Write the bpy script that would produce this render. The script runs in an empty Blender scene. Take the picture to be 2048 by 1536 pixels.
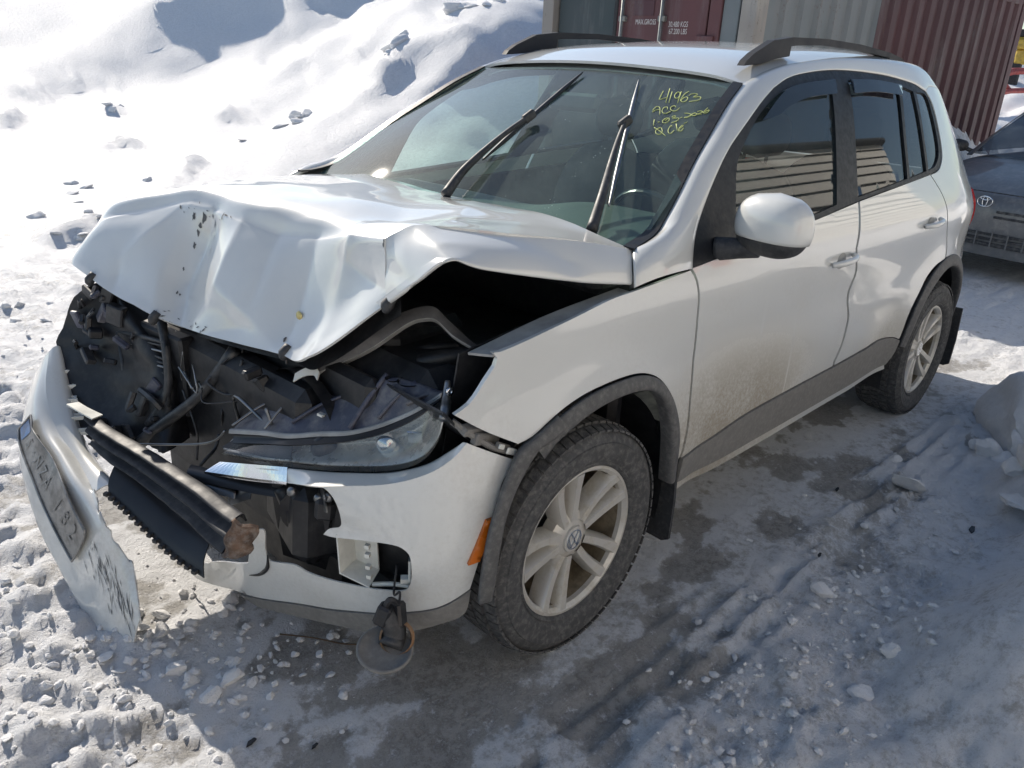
import bpy, math, random
import numpy as np
from mathutils import Vector, Matrix
from mathutils.geometry import delaunay_2d_cdt
random.seed(7); rng = np.random.default_rng(11)
SC = bpy.context.scene
COL = SC.collection
# ------------------------------------------------------------------ camera
CAM_LOC = (-1.503, -2.029, 1.545)
CAM_YAW, CAM_PITCH, CAM_ROLL, FOCAL_PX = 0.764229, 0.381350, 0.054788, 1605.5
cd = bpy.data.cameras.new('camera'); cam = bpy.data.objects.new('camera', cd); COL.objects.link(cam)
fw = Vector((math.cos(CAM_YAW)*math.cos(CAM_PITCH), math.sin(CAM_YAW)*math.cos(CAM_PITCH), -math.sin(CAM_PITCH)))
rt = fw.cross(Vector((0, 0, 1))).normalized(); up = rt.cross(fw)
r2 = math.cos(CAM_ROLL)*rt + math.sin(CAM_ROLL)*up; u2 = -math.sin(CAM_ROLL)*rt + math.cos(CAM_ROLL)*up
cam.matrix_world = Matrix(((r2.x, u2.x, -fw.x, CAM_LOC[0]), (r2.y, u2.y, -fw.y, CAM_LOC[1]), (r2.z, u2.z, -fw.z, CAM_LOC[2]), (0, 0, 0, 1)))
cd.sensor_width = 36; cd.lens = FOCAL_PX/2048*36; cd.clip_start = .05; cd.clip_end = 600
SC.camera = cam
# ------------------------------------------------------------------ light
SUN_AZ, SUN_EL = math.radians(82), math.radians(30)
w = bpy.data.worlds.new('World'); SC.world = w; w.use_nodes = True
nt = w.node_tree; nt.nodes.clear()
sky = nt.nodes.new('ShaderNodeTexSky'); sky.sky_type = 'NISHITA'; sky.sun_disc = False
sky.sun_elevation = SUN_EL; sky.sun_rotation = math.pi/2 - SUN_AZ; sky.air_density = 1.0; sky.dust_density = .6; sky.ozone_density = 1.0
bg = nt.nodes.new('ShaderNodeBackground'); bg.inputs[1].default_value = .115
wo = nt.nodes.new('ShaderNodeOutputWorld'); nt.links.new(sky.outputs[0], bg.inputs[0]); nt.links.new(bg.outputs[0], wo.inputs[0])
sl = bpy.data.lights.new('sun', 'SUN'); sl.energy = 5.0; sl.angle = math.radians(.5); sl.color = (1, .91, .79)
so = bpy.data.objects.new('sun', sl); COL.objects.link(so)
sd = Vector((math.cos(SUN_AZ)*math.cos(SUN_EL), math.sin(SUN_AZ)*math.cos(SUN_EL), math.sin(SUN_EL)))
so.rotation_euler = sd.to_track_quat('Z', 'Y').to_euler(); so.location = (0, 8, 12)
SC.view_settings.view_transform = 'Standard'; SC.view_settings.look = 'None'; SC.view_settings.gamma = 1
SC.view_settings.exposure = .36; SC.view_settings.use_curve_mapping = False

# ------------------------------------------------------------------ materials
def nn(t, k, **kw):
    n = t.nodes.new(k)
    for a, b in kw.items(): setattr(n, a, b)
    return n
def setin(n, **kw):
    for a, b in kw.items():
        s = n.inputs[a.replace('_', ' ')]; s.default_value = b
class MB:
    """small material builder"""
    def __init__(s, name):
        s.m = bpy.data.materials.new(name); s.m.use_nodes = True; s.t = s.m.node_tree; s.t.nodes.clear()
        s.out = nn(s.t, 'ShaderNodeOutputMaterial'); s.g = nn(s.t, 'ShaderNodeNewGeometry'); s.pos = s.g.outputs['Position']
    def l(s, a, b): s.t.links.new(a, b)
    def val(s, x):
        if isinstance(x, (int, float)):
            n = nn(s.t, 'ShaderNodeValue'); n.outputs[0].default_value = x; return n.outputs[0]
        return x
    def math(s, op, a, b=0., clamp=False):
        n = nn(s.t, 'ShaderNodeMath', operation=op, use_clamp=clamp)
        for i, v in enumerate((a, b)):
            if isinstance(v, (int, float)): n.inputs[i].default_value = v
            else: s.l(v, n.inputs[i])
        return n.outputs[0]
    def scale(s, v, sc):
        n = nn(s.t, 'ShaderNodeVectorMath', operation='MULTIPLY'); s.l(v, n.inputs[0]); n.inputs[1].default_value = sc; return n.outputs[0]
    def noise(s, sc, det=4, rough=.6, vec=None, dist=0.):
        n = nn(s.t, 'ShaderNodeTexNoise'); n.inputs['Scale'].default_value = sc; n.inputs['Detail'].default_value = det
        n.inputs['Roughness'].default_value = rough; n.inputs['Distortion'].default_value = dist
        s.l(vec if vec is not None else s.pos, n.inputs['Vector']); return n.outputs[0]
    def ramp(s, f, lo, hi, a=0., b=1.):
        n = nn(s.t, 'ShaderNodeMapRange', interpolation_type='SMOOTHSTEP'); s.l(f, n.inputs[0])
        n.inputs[1].default_value = lo; n.inputs[2].default_value = hi; n.inputs[3].default_value = a; n.inputs[4].default_value = b
        return n.outputs[0]
    def mix(s, f, a, b):
        n = nn(s.t, 'ShaderNodeMix', data_type='RGBA'); fs, A, B = n.inputs[0], n.inputs[6], n.inputs[7]
        for sck, v in ((fs, f), (A, a), (B, b)):
            if isinstance(v, (int, float)): sck.default_value = v
            elif isinstance(v, tuple): sck.default_value = (*v, 1)
            else: s.l(v, sck)
        return n.outputs[2]
    def bump(s, h, strength=.3, dist=.01):
        n = nn(s.t, 'ShaderNodeBump'); n.inputs['Strength'].default_value = strength; n.inputs['Distance'].default_value = dist
        s.l(h, n.inputs['Height']); return n.outputs[0]
    def bsdf(s, col, rough=.5, metal=0., normal=None, **kw):
        b = nn(s.t, 'ShaderNodeBsdfPrincipled')
        for nm, v in (('Base Color', col), ('Roughness', rough), ('Metallic', metal)):
            if isinstance(v, tuple): b.inputs[nm].default_value = (*v, 1)
            elif isinstance(v, (int, float)): b.inputs[nm].default_value = v
            else: s.l(v, b.inputs[nm])
        for k, v in kw.items(): b.inputs[k.replace('_', ' ')].default_value = v
        if normal is not None: s.l(normal, b.inputs['Normal'])
        s.l(b.outputs[0], s.out.inputs[0]); return b
    def xyz(s):
        n = nn(s.t, 'ShaderNodeSeparateXYZ'); s.l(s.pos, n.inputs[0]); return n.outputs
M = {}
def simple(name, col, rough=.5, metal=0., var=.25, sc=9., bump=.15, bsc=60., dust=0., **kw):
    b = MB(name); n = b.noise(sc, 5, .65)
    f = b.ramp(n, .3, .7)
    c = b.mix(f, tuple(max(0, v*(1-var)) for v in col), tuple(min(1, v*(1+var)) for v in col))
    if dust:
        d = b.ramp(b.noise(sc*2.3, 6, .7), .42, .72, 0, dust); c = b.mix(d, c, (.30, .29, .27))
    r = b.ramp(n, .3, .7, max(.03, rough-.08), min(1, rough+.08))
    b.bsdf(c, r, metal, b.bump(b.noise(bsc, 3), bump, .003) if bump else None, **kw); M[name] = b.m; return b.m
# body paint with road film; the film is thick behind the front wheel and thins upwards
def paint(name, film=1.0):
    b = MB(name); X, Y, Z = b.xyz()
    fine = b.noise(90, 6, .75); big = b.noise(3.2, 5, .6)
    st = b.noise(9, 4, .6, b.scale(b.pos, (2.2, 1, .22)))
    # splash fans behind both wheels
    def blob(cx, cz, rx, rz):
        a = b.math('DIVIDE', b.math('SUBTRACT', X, cx), rx); c = b.math('DIVIDE', b.math('SUBTRACT', Z, cz), rz)
        return b.ramp(b.math('SQRT', b.math('ADD', b.math('MULTIPLY', a, a), b.math('MULTIPLY', c, c))), .15, 1., 1, 0)
    sp = b.math('MAXIMUM', blob(.72, .46, .95, .46), b.math('MULTIPLY', blob(2.05, .50, .5, .25), .55))
    sp = b.math('MAXIMUM', sp, b.math('MULTIPLY', blob(.60, 1.095, .15, .05), .8))
    sp = b.math('MULTIPLY', sp, b.ramp(b.math('ADD', b.math('MULTIPLY', fine, .7), b.math('MULTIPLY', big, .6)), .22, .80))
    gen = b.math('MULTIPLY', b.ramp(b.math('ADD', b.math('MULTIPLY', fine, .5), b.math('MULTIPLY', big, .6)), .5, .85), b.ramp(Z, .25, 1.15, .52, .08))
    d = b.math('MULTIPLY', b.math('MAXIMUM', b.math('MULTIPLY', sp, .95), gen), film, True)
    d = b.math('MULTIPLY', d, b.ramp(b.noise(9, 3, .5, b.scale(b.pos, (1.6, 1, .10))), .63, .67, 1, .45))
    c = b.mix(d, b.mix(big, (.60, .61, .59), (.65, .655, .63)), (.25, .215, .16))
    r = b.ramp(d, 0, .6, .30, .75)
    p = b.bsdf(c, r, 0, b.bump(b.noise(320, 2), .04, .0004)); b.l(b.ramp(d, .05, .45, 1., .12), p.inputs['Coat Weight']); p.inputs['Coat IOR'].default_value = 1.65
    b.l(b.ramp(d, .05, .5, .035, .45), p.inputs['Coat Roughness'])
    M[name] = b.m
paint('paint'); paint('paint_hood', .25)
simple('plastic', (.030, .032, .036), .6, dust=.14, sc=22)
simple('frame_black', (.010, .012, .016), .45, var=.1, dust=.03, sc=40, **{'Specular_IOR_Level': .25})
simple('rail_black', (.018, .021, .028), .6, var=.1, bump=.1, **{'Specular_IOR_Level': .3})
simple('plastic_grey', (.17, .165, .155), .7, var=.12, dust=.35, sc=26)
simple('plastic_clean', (.02, .022, .026), .42, bump=.05, var=.15); simple('beam_black', (.012, .014, .020), .58, bump=.1, dust=.10, sc=14, **{'Specular_IOR_Level': .3})
simple('bay_black', (.009, .010, .013), .5, dust=.06, sc=12)
simple('bay_grey', (.026, .029, .034), .45, dust=.16, sc=14)
simple('bay_strip', (.10, .10, .105), .55, dust=.2, sc=14)
simple('bay_metal', (.24, .25, .26), .42, 1., dust=.4); simple('lamp_silver', (.55, .56, .55), .28, .6, var=.2, sc=16, dust=.3); simple('barrel', (.20, .165, .115), .6, .2, var=.4, sc=20)
simple('bay_blue', (.05, .055, .085), .5, dust=.5, sc=6)
simple('rubber', (.055, .056, .058), .85, var=.2, dust=.32, sc=26, bump=.4)
simple('arch_grey', (.085, .085, .085), .7, var=.15, dust=.3, sc=24)
simple('rust', (.10, .062, .042), .85, var=.6, sc=24, bump=.5, dust=.4)
simple('seal_grey', (.34, .34, .33), .7, dust=.3)
simple('filter', (.24, .13, .06), .8, dust=.3, sc=30)
simple('stalk', (.09, .06, .035), .9)
simple('chrome', (.75, .77, .80), .16, 1., var=.05)
simple('white_plastic', (.66, .67, .63), .5, var=.1, dust=.18, sc=12)
simple('cloth', (.045, .048, .055), .9)
simple('headliner', (.36, .37, .37), .9, var=.05)
simple('dash', (.05, .053, .056), .6, var=.1)
simple('amber', (.52, .13, .012), .3, var=.15, bump=.05)
simple('red_lens', (.42, .02, .02), .18, var=.1, bump=0)
simple('chip', (.10, .105, .11), .7, var=.4, sc=60)
simple('ink', (.55, .62, .24), .8, var=.1, bump=0)
simple('brass', (.62, .52, .22), .45, .3)
simple('tab', (.62, .63, .60), .6, var=.12)
# alloy with brake dust
b = MB('alloy'); n = b.noise(16, 6, .7); d = b.ramp(n, .45, .75, .15, .75)
b.bsdf(b.mix(d, (.60, .585, .55), (.42, .37, .28)), b.ramp(n, .4, .7, .35, .7), .35, b.bump(b.noise(140, 3), .15, .001)); M['alloy'] = b.m
# number plate
b = MB('plate'); n = b.noise(18, 5)
b.bsdf(b.mix(b.ramp(n, .35, .7), (.30, .30, .295), (.14, .14, .135)), .33, .55, b.bump(b.noise(30, 3), .25, .004)); M['plate'] = b.m
simple('plate_blue', (.08, .17, .34), .35, .2, var=.4, sc=30)
def glass(name, tint, dust, dustcol=(.55, .58, .57), ior=1.5, sc=30):
    b = MB(name)
    tr = nn(b.t, 'ShaderNodeBsdfTransparent'); tr.inputs[0].default_value = (*tint, 1)
    gl = nn(b.t, 'ShaderNodeBsdfGlossy'); gl.inputs['Roughness'].default_value = .02; gl.inputs[0].default_value = (1, 1, 1, 1)
    dt = nn(b.t, 'ShaderNodeVectorMath', operation='DOT_PRODUCT'); b.l(b.g.outputs['Incoming'], dt.inputs[0]); b.l(b.g.outputs['Normal'], dt.inputs[1])
    ff = b.math('ADD', b.math('MULTIPLY', b.math('POWER', b.math('SUBTRACT', 1., b.math('ABSOLUTE', dt.outputs['Value']), True), 5.), .92), .05)
    m1 = nn(b.t, 'ShaderNodeMixShader'); b.l(ff, m1.inputs[0]); b.l(tr.outputs[0], m1.inputs[1]); b.l(gl.outputs[0], m1.inputs[2])
    df = nn(b.t, 'ShaderNodeBsdfDiffuse'); df.inputs[0].default_value = (*dustcol, 1)
    tl = nn(b.t, 'ShaderNodeBsdfTranslucent'); tl.inputs[0].default_value = (*dustcol, 1)
    m2 = nn(b.t, 'ShaderNodeMixShader'); m2.inputs[0].default_value = .5; b.l(df.outputs[0], m2.inputs[1]); b.l(tl.outputs[0], m2.inputs[2])
    film = b.ramp(b.math('ADD', b.math('MULTIPLY', b.noise(3, 5, .6), .6), b.math('MULTIPLY', b.noise(45, 4, .8), .4)), .3, .75, dust*.45, dust*1.25)
    vo = nn(b.t, 'ShaderNodeTexVoronoi'); vo.inputs['Scale'].default_value = 85; b.l(b.pos, vo.inputs['Vector'])
    spk = b.math('MULTIPLY', b.ramp(vo.outputs['Distance'], .10, .2, 1, 0), b.ramp(b.noise(13, 4, .7), .52, .68, 0, min(1, dust*6)))
    f = b.math('MAXIMUM', film, spk, True)
    m3 = nn(b.t, 'ShaderNodeMixShader'); b.l(f, m3.inputs[0]); b.l(m1.outputs[0], m3.inputs[1]); b.l(m2.outputs[0], m3.inputs[2])
    b.l(m3.outputs[0], b.out.inputs[0]); M[name] = b.m
glass('windshield', (.70, .93, .86), .23, (.55, .67, .63))
glass('side_glass', (.20, .25, .27), .025); glass('front_glass', (.86, .95, .93), .06)
glass('lens', (.86, .88, .87), .13, (.42, .42, .40))
glass('visor', (.10, .11, .14), .03)
# packed snow and dirty ice; the dirt comes from a surface attribute with stains of its own
def snow(name, attr=True, base=(.86, .87, .89)):
    b = MB(name)
    n1 = b.noise(6, 8, .72); n2 = b.noise(24, 7, .75); n3 = b.noise(150, 5, .75)
    col = b.mix(b.ramp(n2, .3, .7), base, tuple(v*.90 for v in base))
    if attr:
        a = nn(b.t, 'ShaderNodeAttribute', attribute_name='dirt'); d = a.outputs['Fac']
        n4 = b.noise(70, 6, .8); mixn = b.math('ADD', b.math('MULTIPLY', n1, .34), b.math('ADD', b.math('MULTIPLY', n2, .38), b.math('MULTIPLY', n4, .28)))
        k = b.math('ADD', d, b.math('MULTIPLY', b.math('SUBTRACT', mixn, .5), 2.3))
        ice = b.mix(b.ramp(n2, .38, .58), (.19, .168, .142), (.42, .405, .38))
        ice = b.mix(b.ramp(n4, .55, .70, 0, .65), ice, (.62, .62, .62))
        col = b.mix(b.ramp(k, .20, .58, 0, .90), col, ice)
        col = b.mix(b.math('MULTIPLY', b.ramp(d, .05, .4), b.ramp(n3, .60, .72, 0, .7)), col, (.075, .066, .056))
        col = b.mix(b.math('MULTIPLY', b.ramp(d, .05, .4), b.ramp(n3, .40, .30, 0, .55)), col, (.66, .67, .68))
        rough = b.ramp(k, .2, .7, .60, .42)
    else: rough = .75
    h = b.math('ADD', b.math('MULTIPLY', n2, .65), b.math('MULTIPLY', n3, .35))
    p = b.bsdf(col, rough, 0, b.bump(h, .9, .04 if attr else .018)); p.inputs['Specular IOR Level'].default_value = .35
    M[name] = b.m
snow('ground_snow'); snow('chunk_snow', False, (.84, .84, .84))
# ------------------------------------------------------------------ geometry helpers
def pchip(xs, ys):
    xs = np.array(xs, float); ys = np.array(ys, float); h = np.diff(xs); dl = np.diff(ys)/h; m = np.zeros(len(xs)); m[0] = dl[0]; m[-1] = dl[-1]
    for i in range(1, len(xs)-1): m[i] = 0 if dl[i-1]*dl[i] <= 0 else 2*dl[i-1]*dl[i]/(dl[i-1]+dl[i])
    def fn(x):
        x = np.clip(np.asarray(x, float), xs[0], xs[-1]); i = np.clip(np.searchsorted(xs, x)-1, 0, len(h)-1); t = (x-xs[i])/h[i]
        return (2*t**3-3*t*t+1)*ys[i]+(t**3-2*t*t+t)*h[i]*m[i]+(-2*t**3+3*t*t)*ys[i+1]+(t**3-t*t)*h[i]*m[i+1]
    return fn
# half width of the car body: height profile, plan taper, wheel arch swell
PZ = pchip([.1, .22, .30, .40, .55, .70, .80, .88, .95, 1.02, 1.07, 1.15, 1.3, 1.45, 1.55, 1.60, 1.65], [.80, .835, .85, .866, .882, .880, .872, .874, .876, .868, .855, .826, .768, .703, .648, .60, .48])
WX = pchip([-.9, -.8, -.6, -.4, -.2, 0, .5, 2.3, 2.6, 2.8, 3.0, 3.2, 3.3, 3.4, 3.5], [-.4, -.25, -.10, -.035, -.01, 0, 0, 0, -.008, -.022, -.05, -.105, -.15, -.23, -.36])
TX = pchip([1.9, 2.3, 2.6, 2.8, 3.0, 3.2, 3.4], [0, .006, .02, .038, .07, .12, .19])
XE = pchip([.3, .5, .75, .95, 1.05, 1.12, 1.2, 1.3, 1.4, 1.5, 1.6], [3.36, 3.40, 3.42, 3.42, 3.38, 3.30, 3.26, 3.20, 3.13, 3.05, 2.95])
def SIDE(x, z):
    x = np.asarray(x, float); z = np.asarray(z, float); o = np.zeros(np.broadcast(x, z).shape)
    for c in (0., 2.604): o = np.maximum(o, .024*np.exp(-(np.maximum(np.hypot(x-c, z-.335)-.44, 0)/.10)**2))
    return PZ(z)+WX(x)+o-TX(x)*np.clip((z-.98)/.45, 0, 1.2)
PLAN = np.array([(-.05, -.90), (-.15, -.897), (-.27, -.885), (-.36, -.868), (-.43, -.84), (-.49, -.785), (-.54, -.70), (-.58, -.60), (-.63, -.47), (-.69, -.30), (-.735, -.10), (-.755, .10), (-.765, .35)])
BZ = pchip([.1, .2, .3, .45, .6, .7, .8], [-.05, -.028, -.004, .012, .004, -.012, -.03])
def crom(P, n):
    P = np.array(P, float)
    if len(P) == 2: return np.array([P[0]+(P[1]-P[0])*t for t in np.linspace(0, 1, n+1)])
    Q = np.vstack([2*P[0]-P[1], P, 2*P[-1]-P[-2]]); o = []
    for i in range(1, len(Q)-2):
        a, b_, c, d = Q[i-1:i+3]
        for t in np.arange(n)/n: o.append(.5*((2*b_)+(-a+c)*t+(2*a-5*b_+4*c-d)*t*t+(-a+3*b_-3*c+d)*t**3))
    o.append(P[-1]); return np.array(o)
_pd = crom(PLAN, 16); _ps = np.concatenate([[0], np.cumsum(np.linalg.norm(np.diff(_pd, axis=0), axis=1))])
def BUMP(s, z, off=0.):
    s = np.asarray(s, float); x = np.interp(s, _ps, _pd[:, 0]); y = np.interp(s, _ps, _pd[:, 1])
    e = .01; tx = np.interp(s+e, _ps, _pd[:, 0])-np.interp(s-e, _ps, _pd[:, 0]); ty = np.interp(s+e, _ps, _pd[:, 1])-np.interp(s-e, _ps, _pd[:, 1])
    L = np.hypot(tx, ty)+1e-9; nx, ny = ty/L, -tx/L; sg = np.where(nx*-.6+ny*-.8 < 0, -1, 1); k = (BZ(z)+off)*sg
    return np.stack([x+nx*k, y+ny*k, np.asarray(z, float)+0*s], -1)
def resample(P, n):
    """P: control polyline -> n points along a smooth curve, spaced by control index"""
    c = crom(P, 12); t = np.linspace(0, len(c)-1, n); i = np.minimum(t.astype(int), len(c)-2); f = (t-i)[:, None]
    return c[i]*(1-f)+c[i+1]*f
def spline2(P, step):
    """closed outline; a doubled point is a corner"""
    P = [tuple(p) for p in P]; n = len(P)
    runs = []; cur = None; corners = [i for i in range(n) if P[i] == P[(i+1) % n]]
    if not corners:
        Q = P[-2:]+P+P[:2]; c = crom(Q, 8); return thin(c[16:-16-1+1][:8*n], step)
    start = (corners[0]+1) % n; seq = P[start:]+P[:start]
    seq.append(seq[0]); run = [seq[0]]; out = []
    for i in range(1, len(seq)):
        if seq[i] == run[-1]:
            if len(run) > 1: out.append(run); 
            run = [seq[i]]
        else: run.append(seq[i])
    if len(run) > 1: out.append(run)
    pts = []
    for r in out:
        c = crom(r, 8) if len(r) > 2 else np.array(r)
        L = np.concatenate([[0], np.cumsum(np.linalg.norm(np.diff(c, axis=0), axis=1))]); k = max(1, int(round(L[-1]/step)))
        for t in np.linspace(0, L[-1], k, endpoint=False): pts.append((np.interp(t, L, c[:, 0]), np.interp(t, L, c[:, 1])))
    return pts
def thin(c, step):
    L = np.concatenate([[0], np.cumsum(np.linalg.norm(np.diff(c, axis=0), axis=1))]); k = max(8, int(L[-1]/step))
    return [(np.interp(t, L, c[:, 0]), np.interp(t, L, c[:, 1])) for t in np.linspace(0, L[-1], k, endpoint=False)]
def inside(px, py, poly):
    x = np.asarray(px); y = np.asarray(py); r = np.zeros(x.shape, bool); n = len(poly)
    for i in range(n):
        x1, y1 = poly[i]; x2, y2 = poly[(i+1) % n]
        if y1 == y2: continue
        c = ((y1 > y) != (y2 > y)) & (x < (x2-x1)*(y-y1)/(y2-y1)+x1); r ^= c
    return r
def fill(outline, holes=(), step=.03, ostep=None):
    """triangulated flat patch in 2-D: returns points, triangles"""
    ol = spline2(outline, ostep or step*.7); hs = [spline2(h, ostep or step*.7) for h in holes]
    a = np.array(ol); x0, y0 = a.min(0); x1, y1 = a.max(0)
    gx, gy = np.meshgrid(np.arange(x0+step*.37, x1, step), np.arange(y0+step*.37, y1, step)); gx[1::2] += step*.5
    gx = gx.ravel(); gy = gy.ravel(); ok = inside(gx, gy, ol)
    for h in hs: ok &= ~inside(gx, gy, h)
    gx, gy = gx[ok], gy[ok]
    B = np.array([p for l in [ol]+hs for p in l]); B2 = np.concatenate([(B[[*range(1, len(ol)), 0]] if not hs else B)]) if 0 else B
    if len(gx):
        dmin = np.min((gx[:, None]-B[None, :, 0])**2+(gy[:, None]-B[None, :, 1])**2, axis=1); k = dmin > (step*.42)**2; gx, gy = gx[k], gy[k]
    V = [Vector(p) for p in B]; E = []; o = 0
    for l in [ol]+hs:
        E += [(o+i, o+(i+1) % len(l)) for i in range(len(l))]; o += len(l)
    V += [Vector((p, q)) for p, q in zip(gx, gy)]
    vo, eo, fo, *_ = delaunay_2d_cdt(V, E, [], 0, 1e-5)
    P = np.array([(v.x, v.y) for v in vo]); F = np.array([f for f in fo if len(f) == 3])
    c = P[F].mean(1); ok = inside(c[:, 0], c[:, 1], ol)
    for h in hs: ok &= ~inside(c[:, 0], c[:, 1], h)
    return P, F[ok]
def vnorm(V, F):
    N = np.zeros_like(V)
    for f in F:
        n = np.cross(V[f[1]]-V[f[0]], V[f[2]]-V[f[0]])
        for i in f: N[i] += n
    return N/(np.linalg.norm(N, axis=1)[:, None]+1e-12)
def mk(name, V, F, mat, parent=None, smooth=True, thick=0., flip=False, sharp=None):
    """one mesh object; thick > 0 gives the sheet a back and a rim, set back along its normals"""
    V = np.array(V, float); F = [tuple(int(i) for i in f) for f in F]
    if flip: F = [f[::-1] for f in F]
    nF = len(F); sm = [smooth]*nF
    if thick:
        N = vnorm(V, F); n = len(V); W = V-N*thick
        cnt = {}
        for f in F:
            for i in range(len(f)): e = (f[i], f[(i+1) % len(f)]); cnt[e] = 1
        rim = [e for e in cnt if (e[1], e[0]) not in cnt]
        allV = [V, W]; G = [tuple(i+n for i in f[::-1]) for f in F]; o = 2*n; ex = []
        R = []
        for a, c in rim: ex += [V[a], V[c], W[c], W[a]]; R.append((o+1, o, o+3, o+2)); o += 4
        V = np.vstack(allV+([np.array(ex)] if ex else [])); F = F+G+R; sm = sm+[smooth]*nF+[False]*len(R)
    me = bpy.data.meshes.new(name); me.from_pydata(V.tolist(), [], F); me.polygons.foreach_set('use_smooth', sm); me.update()
    if sharp: me.set_sharp_from_angle(angle=math.radians(sharp))
    return link(name, me, mat, parent)
def link(name, me, mat, parent=None):
    o = bpy.data.objects.new(name, me); COL.objects.link(o)
    if mat is not None and len(me.materials) == 0: me.materials.append(M[mat] if isinstance(mat, str) else mat)
    if parent is not None:
        o.parent = parent; o.matrix_parent_inverse = base_mat(parent).inverted()
    return o
def base_mat(o):
    m = o.matrix_basis.copy()
    return (base_mat(o.parent) @ o.matrix_parent_inverse @ m) if o.parent else m
def root(name, loc, label, cat, group=None):
    o = bpy.data.objects.new(name, None); COL.objects.link(o); o.location = loc; o.empty_display_size = .2
    tag(o, label, cat, group); return o
def tag(o, label=None, cat=None, group=None, kind=None):
    for k, v in (('label', label), ('category', cat), ('group', group), ('kind', kind)):
        if v: o[k] = v
    return o
def join(parts):
    V = []; F = []; o = 0
    for v, f in parts:
        V.append(np.array(v, float)); F += [tuple(int(i)+o for i in q) for q in f]; o += len(v)
    return np.vstack(V), F
def grid(n, m, wrap=False):
    F = []
    for i in range(n-1):
        for j in range(m-1 if not wrap else m): F.append((i*m+j, i*m+(j+1) % m, (i+1)*m+(j+1) % m, (i+1)*m+j))
    return F
def loft(curves, nu, nv):
    """smooth surface through a list of control curves"""
    C = np.array([resample(c, nu) for c in curves]); R = np.array([crom(C[:, j], nv) for j in range(nu)]).transpose(1, 0, 2)
    n = R.shape[0]; return R.reshape(-1, 3), grid(n, nu), (n, nu)
def tube(P, r, n=8, smoothn=6, cap=True):
    P = crom(P, smoothn) if smoothn > 1 and len(P) > 2 else np.array(P, float)
    r = np.full(len(P), r) if np.isscalar(r) else np.interp(np.linspace(0, 1, len(P)), np.linspace(0, 1, len(r)), r)
    T = np.gradient(P, axis=0); T /= np.linalg.norm(T, axis=1)[:, None]+1e-12; u = np.cross(T[0], (0, 0, 1.)); 
    if np.linalg.norm(u) < .1: u = np.cross(T[0], (1., 0, 0))
    V = []
    for p, t, q in zip(P, T, r):
        u = u-t*(u@t); u /= np.linalg.norm(u); w_ = np.cross(t, u)
        for k in range(n): a = 2*math.pi*k/n; V.append(p+q*(math.cos(a)*u+math.sin(a)*w_))
    F = grid(len(P), n, True)
    if cap: F += [tuple(range(n))[::-1], tuple(range((len(P)-1)*n, len(P)*n))]
    return np.array(V), F
def box(c, s, rot=None, bev=.0):
    """chamfered box"""
    hx, hy, hz = [v/2 for v in s]; bv = min(bev, hx*.9, hy*.9, hz*.9)
    if bv <= 0:
        V = [(x, y, z) for x in (-hx, hx) for y in (-hy, hy) for z in (-hz, hz)]; F = [(0, 1, 3, 2), (4, 6, 7, 5), (0, 4, 5, 1), (2, 3, 7, 6), (0, 2, 6, 4), (1, 5, 7, 3)]
    else:
        V = []; idx = {}
        for sx in (-1, 1):
            for sy in (-1, 1):
                for sz in (-1, 1):
                    for ax in range(3):
                        h = [hx-bv, hy-bv, hz-bv]; h[ax] += bv; idx[(sx, sy, sz, ax)] = len(V); V.append((sx*h[0], sy*h[1], sz*h[2]))
        F = []
        for ax in range(3):
            o = [a for a in range(3) if a != ax]
            for s_ in (-1, 1):
                q = []
                for a, c2 in ((-1, -1), (1, -1), (1, 1), (-1, 1)):
                    k = [0, 0, 0]; k[ax] = s_; k[o[0]] = a; k[o[1]] = c2; q.append(idx[(*k, ax)])
                F.append(tuple(q) if (s_ > 0) == (ax != 1) else tuple(q[::-1]))
        for ax in range(3):
            o = [a for a in range(3) if a != ax]
            for a in (-1, 1):
                for c2 in (-1, 1):
                    k0 = [0, 0, 0]; k0[ax] = -1; k0[o[0]] = a; k0[o[1]] = c2; k1 = list(k0); k1[ax] = 1
                    F.append((idx[(*k0, o[0])], idx[(*k1, o[0])], idx[(*k1, o[1])], idx[(*k0, o[1])]))
        for sx in (-1, 1):
            for sy in (-1, 1):
                for sz in (-1, 1): F.append(tuple(idx[(sx, sy, sz, a)] for a in range(3)))
    V = np.array(V)
    if rot is not None: V = V @ np.array(rot_m(rot)).T
    return V+np.array(c), F
def rot_m(r): 
    from mathutils import Euler
    return Euler(r).to_matrix()
def lathe(prof, c, axis='y', n=48, a0=0, a1=2*math.pi):
    """prof: (radius, offset along axis)"""
    full = abs(a1-a0-2*math.pi) < 1e-6; m = n if full else n+1; V = []
    for k in range(m):
        a = a0+(a1-a0)*k/n
        for r, t in prof:
            p = (r*math.cos(a), t, r*math.sin(a)) if axis == 'y' else ((t, r*math.cos(a), r*math.sin(a)) if axis == 'x' else (r*math.cos(a), r*math.sin(a), t))
            V.append(p)
    L = len(prof); F = []
    for k in range(n):
        for j in range(L-1): a = k*L; b_ = ((k+1) % m)*L; F.append((a+j, a+j+1, b_+j+1, b_+j))
    return np.array(V)+np.array(c), F
def extrude2(poly, fn, d0, d1):
    """prism from 2-D polygon; fn(p, d) -> 3-D"""
    n = len(poly); V = [fn(p, d0) for p in poly]+[fn(p, d1) for p in poly]
    F = [tuple(range(n))[::-1], tuple(range(n, 2*n))]+[(i, (i+1) % n, n+(i+1) % n, n+i) for i in range(n)]
    return np.array(V, float), F
def mirror(V): V = np.array(V, float).copy(); V[:, 1] *= -1; return V
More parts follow.
